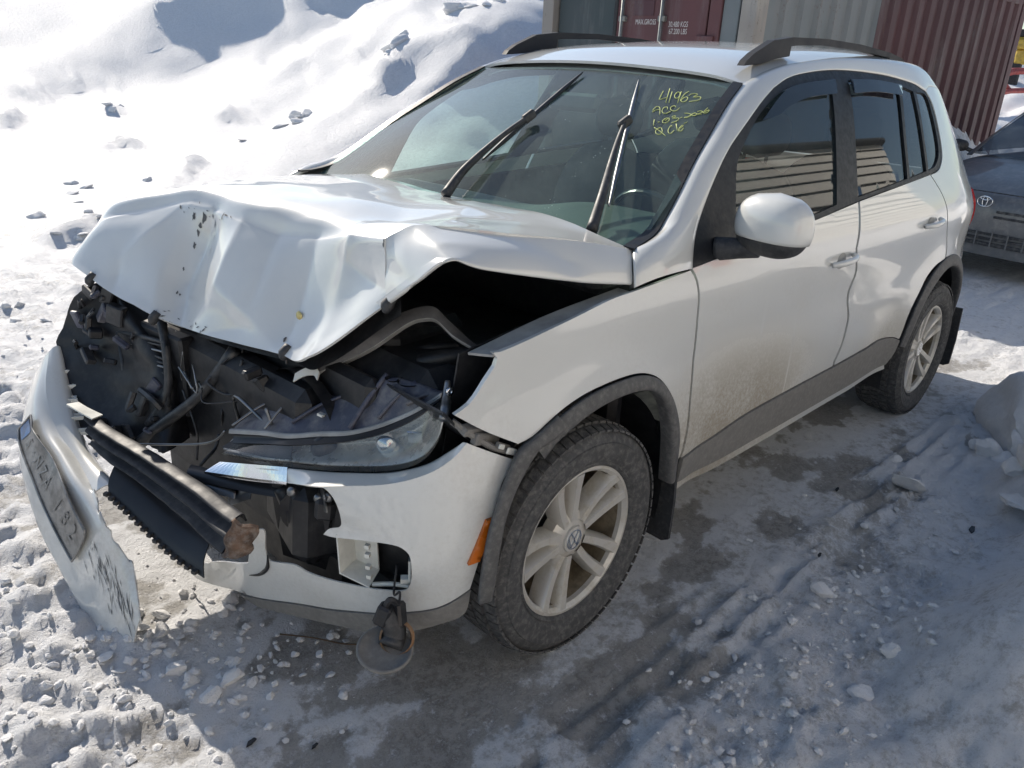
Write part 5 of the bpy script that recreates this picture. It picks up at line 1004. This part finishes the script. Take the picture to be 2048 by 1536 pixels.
me.polygons.add(len(Fq)); me.polygons.foreach_set('loop_start', np.arange(0, Fq.size, 4, dtype=np.int32)); me.polygons.foreach_set('loop_total', np.full(len(Fq), 4, np.int32)); me.polygons.foreach_set('use_smooth', np.ones(len(Fq), bool)); me.update(); me.validate()
x, y = V[:, 0], V[:, 1]
car_d = np.hypot(np.maximum(np.abs(x-1.35)-2.0, 0), np.maximum(np.abs(y+.35)-.95, 0))
zn = sstep(1.2, .0, car_d+.35*fbm(x, y, 1.3, 4)); cst = CRUST(x, y)
dirt = zn*(.12+.46*(1-cst))
dirt = dirt-.5*sstep(-1.02, -1.55, y+.25*fbm(x, y, 2., 3))*sstep(-.9, .3, x)                                   # clean bank on the driver's side
dirt = np.maximum(dirt, .30*sstep(.05, .5, fbm(x+3, y*1.0, .8, 5)+.10)*sstep(9, 5, (x+1.5)*.45+(y+2.03)*.89))
dirt = np.maximum(dirt, (.30+.35*(1-cst))*np.exp(-((y+.95)/.16)**2)*sstep(-.4, .2, x)*sstep(4.2, 3, x))                        # wheel track beside the sill
dirt = np.maximum(dirt, (.22+.42*(1-cst))*np.exp(-(((x+.35)/.55)**2+((y+.75)/.42)**2)))
dirt = np.maximum(dirt, .20*sstep(.1, .6, fbm(x+11, y+4, .35, 4))*sstep(12, 7, (x+1.5)*.45+(y+2.03)*.89))
dirt = np.maximum(dirt, .26*sstep(-.15, .35, fbm(x+21, y+14, .55, 4))*sstep(11.5, 8, (x+1.5)*.45+(y+2.03)*.89))
dirt = np.clip(dirt-.25*sstep(.02, .09, V[:, 2])*sstep(-.4, -1., x), 0, 1)
at = me.attributes.new('dirt', 'FLOAT', 'POINT'); at.data.foreach_set('value', dirt.astype(np.float32))
tag(link('ground', me, 'ground_snow'), kind='structure')
def gz(px, py): return float(height(np.array([px]), np.array([py]))[0])
# ------------------------------------------------------------------ chunks of snow and ice
def rock(seed, sub=3, flat=1.):
    import bmesh
    bm = bmesh.new(); bmesh.ops.create_icosphere(bm, subdivisions=sub, radius=1); r = np.random.default_rng(seed)
    pl = r.normal(0, 1, (13, 3)); pl /= np.linalg.norm(pl, axis=1)[:, None]; pd = r.uniform(.48, .88, 13); ph = r.uniform(0, 6, 3)
    for v in bm.verts:
        p = np.array(v.co)
        for n, d in zip(pl, pd):
            k = p @ n-d
            if k > 0: p = p-n*k*.92
        p = p*(1+.07*math.sin(p[0]*5+ph[0])*math.sin(p[1]*6+ph[1])+.05*math.sin(p[2]*9+ph[2])+r.normal(0, .012)); p[2] *= flat; v.co = p
    me_ = bpy.data.meshes.new('snow_chunk'); bm.to_mesh(me_); bm.free()
    for q in me_.polygons: q.use_smooth = True
    me_.set_sharp_from_angle(angle=math.radians(28)); me_.materials.append(M['chunk_snow']); return me_
RK = [rock(s, 3, f) for s, f in ((1, .8), (2, .6), (3, .9), (4, .45), (5, .7), (6, .35))]
for i, (cx, cy, r) in enumerate(CHUNKS):
    o = bpy.data.objects.new('snow_chunk', RK[(i*7+3) % 6]); COL.objects.link(o)
    k = r*random.uniform(.85, 1.1); o.scale = (k, k*random.uniform(.7, 1.1), k*random.uniform(.7, 1)); o.rotation_euler = (random.uniform(-.4, .4), random.uniform(-.4, .4), random.uniform(0, 6.3)); o.location = (cx, cy, gz(cx, cy)+k*.16)
    if cy < -1.0: tag(o, 'lump of snow broken off beside the shaded snow bank', 'snow chunk', 'snow lumps along the driver side bank')
    elif cy > 1.2: tag(o, 'small block of snow on the sunlit packed snow beyond the hood', 'snow chunk', 'snow blocks on the far packed snow')
    else: tag(o, 'broken chunk of snow scattered in front of the crushed nose', 'snow chunk', 'snow chunks in front of the car')
# large ploughed blocks on the driver side
for cx, cy, sx, sy, sz, rz, k, lab in ((2.62, -1.46, .50, .30, .30, .35, 2, 'large rounded snow block beside the rear wheel, mostly in shade'), (2.05, -1.62, .26, .17, .10, .1, 4, 'flat worn snow slab lying against the large rounded block'), (3.5, -1.45, .40, .24, .26, .8, 0, 'rounded snow heap behind the large block near the rear bumper')):
    m_ = rock(40+k, 4, 1.); o = bpy.data.objects.new('snow_block', m_); COL.objects.link(o); o.scale = (sx, sy, sz); o.rotation_euler = (.05, -.08, rz); o.location = (cx, cy, gz(cx, cy)+sz*.25); tag(o, lab, 'snow block')
    for q in m_.polygons: q.use_smooth = True
for k in range(16):
    cx, cy = random.gauss(2.35, .42), random.gauss(-1.40, .12); s_ = random.uniform(.03, .11); o = bpy.data.objects.new('snow_chunk', RK[k % 6]); COL.objects.link(o); o.scale = (s_, s_*.85, s_*.8); o.rotation_euler = (random.uniform(-.5, .5), random.uniform(-.5, .5), random.uniform(0, 6)); o.location = (cx, cy, gz(cx, cy)+s_*.2)
    tag(o, 'crumbled snow lump fallen from the large rounded block by the rear wheel', 'snow chunk', 'lumps below the large snow block')
# broken blocks at the foot of the snow heap
for k, (cx, cy, r, n) in enumerate(((4.3, 8.2, .10, 8), (1.0, 6.4, .09, 4), (.55, 5.0, .05, 4), (6.3, 8.3, .13, 5), (7.4, 8.0, .16, 4), (3.2, 11.6, .12, 3), (1.6, 7.6, .08, 3))):
    for q in range(n):
        ax, ay = cx+random.gauss(0, .32), cy+random.gauss(0, .30); s_ = r*random.uniform(.45, 1.3); o = bpy.data.objects.new('snow_block', RK[(k+q) % 6]); COL.objects.link(o)
        o.scale = (s_*1.2, s_*random.uniform(.7, 1.1), s_*random.uniform(.6, .9)); o.rotation_euler = (random.uniform(-.4, .4), random.uniform(-.4, .4), random.uniform(0, 6.3)); o.location = (ax, ay, gz(ax, ay)+s_*.02)
        tag(o, 'broken snow block lying at the foot of the big sunlit snow heap', 'snow block', 'snow blocks at the foot of the heap')
# fine crumbs between them
parts = []; CR = []
for s_ in (21, 22, 23, 24):
    m_ = rock(s_, 1, .55); CR.append((np.array([v.co[:] for v in m_.vertices])*(1, random.uniform(.55, .9), 1), [tuple(q.vertices) for q in m_.polygons])); bpy.data.meshes.remove(m_)
for k in range(1500):
    u = random.random()
    if u < .34: cx, cy = random.gauss(-.85, .22), random.gauss(-.22, .22)
    elif u < .52: cx, cy = random.gauss(-1.25, .15), random.gauss(.0, .3)
    elif u < .92: cx, cy = random.gauss(.40, .55), random.gauss(-1.40, .13)
    else: cx, cy = random.gauss(-.4, .5), random.gauss(2.6, .6)
    if abs(cx) < .42 and -.95 < cy < -.6: continue
    r = .003+.022*random.random()**3.2; base_v, base_f = CR[k % 4]; a = random.uniform(0, 6.3); ca, sa = math.cos(a), math.sin(a)
    q = base_v*r; q = np.stack([q[:, 0]*ca-q[:, 1]*sa, q[:, 0]*sa+q[:, 1]*ca, q[:, 2]], 1)+(cx, cy, gz(cx, cy)+r*.12); parts.append((q, base_f))
V, F = join(parts); tag(mk('snow_crumbs', V, F, 'chunk_snow', None, smooth=False), 'crumbs of snow strewn over the packed ice', 'snow crumbs', kind='stuff')
# dead stalk and dark shards on the ice
V, F = tube([(-.62, -.34, gz(-.62, -.34)+.03), (-.56, -.42, .035), (-.50, -.50, .03), (-.42, -.57, .04)], .0022, 5); tag(mk('dry_stalk', V, F, 'stalk', None), 'thin dry stalk lying among snow chunks under the bumper', 'twig')
for k, (cx, cy, s_) in enumerate(((1.64, -1.47, .022), (-.86, -.62, .014), (-.75, -.72, .010), (.95, -1.18, .012), (1.5, -1.0, .014))):
    z_ = gz(cx, cy)+.004; V, F = extrude2([(-s_, -s_*.3), (0, -s_*.45), (s_, -s_*.15), (s_*.8, s_*.35), (-s_*.3, s_*.4)], lambda p, d: (cx+p[0], cy+p[1], z_+d+p[0]*.15), 0, s_*.35)
    tag(mk('plastic_shard', V, F, 'bay_black', None, smooth=False), 'small black plastic shard lying on the snow bank' if k == 0 else 'tiny black plastic fragment lying on the grey ice', 'debris', None if k == 0 else 'black fragments on the ice')
# ------------------------------------------------------------------ shipping container
PH = math.radians(-3); CA = np.array([math.cos(PH), math.sin(PH), 0]); CBv = np.array([-math.sin(PH), math.cos(PH), 0]); CN = np.array([4.79, 1.55, .02])
def cp(l, w_, z): return CN+CA*l+CBv*w_+np.array([0, 0, z])
def wmat(name, c1, c2, worn, rust=.5):
    b = MB(name); st = b.noise(5, 6, .7, b.scale(b.pos, (1.2, 1.2, .18))); n = b.noise(22, 7, .75); big = b.noise(.75, 4, .6)
    c = b.mix(b.ramp(big, .38, .62), c1, c2); c = b.mix(b.ramp(st, .48, .70, 0, worn), c, (.21, .22, .225)); c = b.mix(b.ramp(b.math('ADD', b.math('MULTIPLY', n, .6), b.math('MULTIPLY', st, .5)), .60, .72, 0, rust), c, (.10, .045, .025))
    b.bsdf(c, .62, 0, b.bump(n, .25, .004)); M[name] = b.m
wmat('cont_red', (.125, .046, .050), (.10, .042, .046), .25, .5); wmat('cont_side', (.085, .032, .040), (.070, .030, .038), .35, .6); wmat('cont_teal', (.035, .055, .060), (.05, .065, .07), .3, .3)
wmat('cont_grey', (.14, .17, .18), (.19, .21, .22), .7, .5); wmat('cont_post', (.36, .34, .31), (.26, .24, .22), .8, 1.0)
simple('letter_white', (.62, .60, .58), .7, var=.15, sc=40); simple('lock_steel', (.24, .25, .24), .5, .5, dust=.3)
cont = root('shipping_container', tuple(CN+CA*3.03+CBv*1.22), 'weathered dark red shipping container with corrugated side and locked doors', 'container')
def cbox(name, l0, l1, w0, w1, z0, z1, mat, parent=cont, bev=.006):
    V, F = box(((l0+l1)/2, (w0+w1)/2, (z0+z1)/2), (l1-l0, w1-w0, z1-z0), None, bev); V = np.array([cp(*p) for p in V]); return mk(name, V, F, mat, parent, smooth=False)
LEN, WID, HT = 6.0, 2.44, 2.59
for w0, w1, m_ in ((-.0, .15, 'cont_post'), (WID-.15, WID, 'cont_post')): cbox('corner_post', 0, .16, w0, w1, 0, HT, m_)
for w0 in (0., WID-.15): cbox('corner_post', LEN-.15, LEN, w0, w0+.15, 0, HT, 'cont_side')
cbox('door_sill', 0, .12, .15, WID-.15, 0, .15, 'cont_red'); cbox('door_header', 0, .12, .15, WID-.15, HT-.14, HT, 'cont_red')
for w0 in (.01, WID-.07): cbox('side_rail', .16, LEN-.15, w0, w0+.06, 0, .14, 'cont_side'); cbox('side_rail', .16, LEN-.15, w0, w0+.06, HT-.10, HT, 'cont_side')
def corr(name, l0, l1, w_, sgn, mat):
    pr = []; x = l0; k = 0; seq = ((.11, 0), (.034, 1), (.10, 1), (.034, 0)); d = 0
    pr.append((x, 0))
    while x < l1:
        dx, dd = seq[k % 4]; x = min(x+dx, l1); d = dd; pr.append((x, d)); k += 1
    V = []
    for l, d in pr:
        for z in (.13, HT-.09): V.append(cp(l, w_+sgn*d*.036, z))
    F = [(2*i, 2*i+1, 2*i+3, 2*i+2) for i in range(len(pr)-1)]; return mk(name, V, F, mat, cont, smooth=False, thick=.003)
corr('side_wall', .16, 2.106, .015, 1, 'cont_grey'); corr('side_wall', 2.106, LEN-.15, .015, 1, 'cont_side'); corr('side_wall', .16, LEN-.15, WID-.06, 1, 'cont_side')
cbox('end_wall', LEN-.05, LEN-.02, .15, WID-.15, .1, HT-.1, 'cont_side'); cbox('container_roof', .05, LEN-.02, .03, WID-.03, HT-.05, HT-.02, 'cont_side'); cbox('container_floor', .05, LEN-.05, .03, WID-.03, .10, .15, 'cont_teal')
d1 = cbox('container_door', .05, .10, .50, 1.50, .16, HT-.15, 'cont_red'); tag(d1, 'red door with white weight markings')
tag(cbox('container_door', .07, .11, 1.53, 2.27, .16, HT-.15, 'cont_teal'), 'dark teal door beside the marked red one'); cbox('door_jamb', .04, .12, .36, .48, .15, HT-.14, 'cont_red'); cbox('door_jamb', .06, .12, .20, .36, .15, HT-.14, 'cont_grey')
cbox('door_gasket', .04, .06, 1.49, 1.535, .16, HT-.15, 'bay_black')
for w_ in (1.408, .956):
    V, F = tube([cp(.015, w_, .10), cp(.015, w_, HT-.1)], .017, 10, 1); rod = mk('lock_rod', V, F, 'lock_steel', d1)
    for z in (.5, 1.2, 1.94, 2.4): V, F = box((0, 0, 0), (.05, .075, .05), None, .008); mk('rod_keeper', np.array([cp(.03+p[0], w_+p[1], z+p[2]) for p in V]), F, 'lock_steel', d1, smooth=False)
for z in (.4, 1.0, 1.75, 2.3): cbox('door_hinge', .02, .05, .40, .58, z, z+.06, 'cont_red', d1)
def ctext(s_, w_, z, size, name='door_lettering'):
    tV, tF = text_mesh(s_, size); V = [cp(.046, w_-p[0]*.70, z+p[1]) for p in tV]; mk(name, V, tF, 'letter_white', d1, smooth=False)
ctext('MAX.GROSS', 1.152, 1.913, .062); ctext('30.480 KGS', .79, 1.895, .062); ctext('67.200 LBS', .785, 1.838, .062); ctext('1510', .79, 2.115, .085); ctext('22', 1.20, 2.13, .085)
cbox('door_plate', .043, .052, 1.07, 1.30, 1.965, 2.09, 'cont_side', d1, .002)
# ------------------------------------------------------------------ grey car parked behind
simple('grey_paint', (.15, .155, .16), .45, .2, var=.12, sc=5, dust=.55, bump=.02); M['grey_paint'].node_tree.nodes['Principled BSDF'].inputs['Coat Weight'].default_value = .4
simple('grey_trim', (.03, .031, .034), .6, dust=.4); glass('grey_glass', (.22, .25, .28), .05)
TY = Matrix.Translation((6.32, -.03, 0)) @ Matrix.Rotation(math.radians(-9), 4, 'Z'); TYn = np.array(TY)
def tp_(V): V = np.array(V, float); return V @ TYn[:3, :3].T+TYn[:3, 3]
toy = root('parked_car', tuple(tp_([(2.0, 0, 0)])[0]), 'dusty dark grey hatchback parked nose-on beside the container', 'car')
def tmk(name, VF, mat, parent=toy, **k): V, F = VF[:2]; return mk(name, tp_(V), F, mat, parent, **k)
secs = [(.0, .50, .20, .60), (.04, .62, .18, .665), (.14, .74, .17, .715), (.35, .80, .17, .79), (.7, .825, .17, .87), (1.05, .835, .17, .93), (1.5, .84, .17, .95), (2.6, .84, .17, .97), (3.4, .82, .18, .98), (3.75, .76, .2, .95), (3.9, .62, .25, .85)]
rows = []
for x_, w_, z0, z1 in secs:
    h_ = z1-z0; rows.append([(x_, -w_*.8, z0), (x_, -w_*.97, z0+h_*.12), (x_, -w_, z0+h_*.45), (x_, -w_*.985, z0+h_*.72), (x_-.0, -w_*.90, z0+h_*.93), (x_, -w_*.6, z1+.01), (x_, 0, z1+.025), (x_, w_*.6, z1+.01), (x_, w_*.90, z0+h_*.93), (x_, w_*.985, z0+h_*.72), (x_, w_, z0+h_*.45), (x_, w_*.97, z0+h_*.12), (x_, w_*.8, z0)])
V, F, _ = loft(rows, 61, 5); tmk('car_body', (V, orient(V, F, (0, 0, 1))), 'grey_paint')
V, F, _ = loft([[(.0, -.50, .20), (-.012, -.3, .2), (-.015, 0, .2), (-.012, .3, .2), (.0, .50, .20)], [(-.01, -.52, .42), (-.03, -.3, .42), (-.04, 0, .42), (-.03, .3, .42), (-.01, .52, .42)], [(.0, -.5, .60), (-.02, -.3, .61), (-.03, 0, .615), (-.02, .3, .61), (.0, .5, .60)], [(.06, -.52, .69), (.04, -.3, .70), (.03, 0, .70), (.04, .3, .70), (.06, .52, .69)]], 30, 5); tmk('car_nose', (V, orient(V, F, (-1, 0, 0))), 'grey_paint')
for z_, w_, h_ in ((.30, .44, .030), (.345, .46, .022), (.385, .46, .022)): tmk('intake_slot', box((-.040, 0, z_), (.016, w_*2, h_), None, .004), 'grey_trim', smooth=False)
for k in range(-3, 4): tmk('intake_bar', box((-.048, k*.13, .34), (.006, .012, .13), None, .002), 'grey_paint', smooth=False)
for s_ in (-1, 1):
    tmk('grille_slot', box((-.028, s_*.24, .575), (.012, .26, .022), (0, 0, -s_*.05), .003), 'grey_trim', smooth=False); tmk('grille_slot', box((-.032, s_*.27, .53), (.012, .34, .020), (0, 0, -s_*.05), .003), 'grey_trim', smooth=False)
    V, F, _ = loft([[(.02, s_*.43, .56), (.05, s_*.55, .56), (.13, s_*.70, .57)], [(.01, s_*.42, .63), (.05, s_*.56, .645), (.14, s_*.715, .66)], [(.07, s_*.46, .69), (.12, s_*.58, .71), (.24, s_*.735, .745)]], 12, 4); tmk('headlamp', (V+(-.02, s_*.012, .004), F), 'lens', thick=.01)
    V, F, _ = loft([[(.02, s_*.43, .56), (.05, s_*.55, .56), (.13, s_*.70, .57)], [(.07, s_*.46, .69), (.12, s_*.58, .71), (.24, s_*.735, .745)]], 12, 4); tmk('headlamp_bowl', (V+(-.008, 0, 0), F), 'bay_metal')
V, F = tube([(.03, -.56, .712), (.0, -.3, .722), (-.01, 0, .725), (.0, .3, .722), (.03, .56, .712)], .005, 5); tmk('hood_seam', (V, F), 'grey_trim')
parts = []
for rx, rz, cz in ((.062, .043, 0), (.020, .041, 0), (.040, .014, .026)):
    ring = [(-.043, rx*math.cos(t), .648+cz+rz*math.sin(t)) for t in np.linspace(0, 2*math.pi, 29)]; parts.append(tube(ring, .0048, 6, 1, False))
tmk('oval_emblem', join(parts), 'chrome')
wsr2 = [[(1.02, -.68, .945), (.93, 0, .96), (1.02, .68, .945)], [(1.42, -.62, 1.20), (1.33, 0, 1.22), (1.42, .62, 1.20)], [(1.85, -.54, 1.42), (1.78, 0, 1.445), (1.85, .54, 1.42)]]
V, F, _ = loft(wsr2, 21, 8); tmk('windshield', (V, orient(V, F, (-1, 0, 1))), 'grey_glass')
V, F, _ = loft([[(1.85, -.54, 1.42), (1.78, 0, 1.445), (1.85, .54, 1.42)], [(2.5, -.55, 1.47), (2.5, 0, 1.50), (2.5, .55, 1.47)], [(3.3, -.53, 1.42), (3.35, 0, 1.45), (3.3, .53, 1.42)], [(3.8, -.6, 1.0), (3.9, 0, 1.0), (3.8, .6, 1.0)]], 21, 8); tmk('car_roof', (V, orient(V, F, (0, 0, 1))), 'grey_paint', thick=.01)
for s_ in (-1, 1):
    V, F, _ = loft([[(1.02, s_*.70, .935), (1.42, s_*.64, 1.20), (1.85, s_*.56, 1.425), (2.5, s_*.57, 1.475), (3.3, s_*.55, 1.425)], [(1.05, s_*.76, .93), (1.50, s_*.70, 1.18), (1.92, s_*.62, 1.38), (2.5, s_*.62, 1.42), (3.25, s_*.60, 1.37)]], 40, 4); tmk('car_pillar', (V, orient(V, F, (0, s_, .5))), 'grey_paint', thick=.01)
    V, F, _ = loft([[(1.1, s_*.77, .945), (2.4, s_*.80, .965), (3.6, s_*.76, .97)], [(1.9, s_*.63, 1.37), (2.5, s_*.63, 1.41), (3.25, s_*.61, 1.36)]], 20, 4); tmk('side_window', (V, F), 'grey_glass')
    V, F = ellipsoid((1.12, s_*.90, 1.0), .06, .10, .062, -1, 1, s_*.2, n=20, m=10); tmk('door_mirror', (V, F), 'grey_trim')
    V, F = tube([(1.15, s_*.76, .955), (1.13, s_*.84, .985)], .02, 8, 1); tmk('mirror_arm', (V, F), 'grey_trim')
    for x_ in (.78, 3.15):
        V, F = lathe([(.18, s_*.66), (.28, s_*.66), (.295, s_*.70), (.295, s_*.80), (.28, s_*.835), (.20, s_*.84), (.19, s_*.82), (.0, s_*.81)], (x_, 0, .295), 'y', 32); tmk('wheel', (V, F), 'rubber')
# ------------------------------------------------------------------ red gooseneck frame beyond the container
simple('frame_red', (.30, .045, .04), .55, dust=.3); simple('yellow_paint', (.50, .34, .04), .5, dust=.3)
fr = root('trailer_frame', (22.5, 4.2, .2), 'red steel trailer frame standing in snow past the container', 'trailer')
for pts, r in (([(21.0, 4.9, 1.35), (22.0, 4.5, 1.85), (23.2, 4.0, 2.0), (26, 2.8, 2.0)], .09), ([(21.2, 4.6, 1.3), (22.3, 4.2, 1.5), (23.6, 3.7, 1.55)], .07), ([(22.0, 4.5, 1.85), (22.3, 4.2, 1.5)], .05), ([(23.2, 4.0, 2.0), (23.4, 3.7, .2)], .06)):
    V, F = tube(pts, r, 6, 2); mk('frame_beam', V, F, 'frame_red', fr, smooth=False)
ym = root('yellow_machine', (26, 5.2, 0), 'yellow and black machine part glimpsed past the container', 'machine')
mk('machine_body', *join([box((26, 5.2, 2.75), (.8, .5, .3), (0, 0, .3), .08), box((26, 5.1, 2.4), (.4, .4, .4), (0, 0, .3), .05)]), 'yellow_paint', ym, smooth=False)
mk('machine_chassis', *join([box((26, 5.2, 1.2), (.4, .3, 2.4), (0, 0, .3), .05), box((26, 5.2, 3.0), (.7, .5, .2), (0, 0, .3), .03)]), 'bay_black', ym, smooth=False)
# ------------------------------------------------------------------ workshop whose siding mirrors in the side windows
simple('siding', (.62, .60, .55), .55, var=.06); simple('siding_dark', (.05, .055, .06), .7)
bld = root('workshop', (6, -8.0, 0), 'long workshop clad in pale lap siding, mirrored in the front side window', 'building')
mk('wall', *box((6.0, -8.3, 2.4), (26, 4.0, 5.4), None, .02), 'siding_dark', bld, smooth=False)
for k in range(17):
    z_ = .25+k*.30; V, F = box((6.0, -6.27, z_), (26.0, .03, .235), (.06, 0, 0), .004); mk('siding_board', V, F, 'siding', bld, smooth=False)
mk('workshop_roof', *box((6.0, -8.3, 5.15), (26.6, 4.6, .12), None, .02), 'siding_dark', bld, smooth=False)
for x_ in (-2.0, 9.0): mk('workshop_door', *box((x_, -6.22, 1.25), (1.0, .06, 2.1), None, .01), 'frame_red', bld, smooth=False)
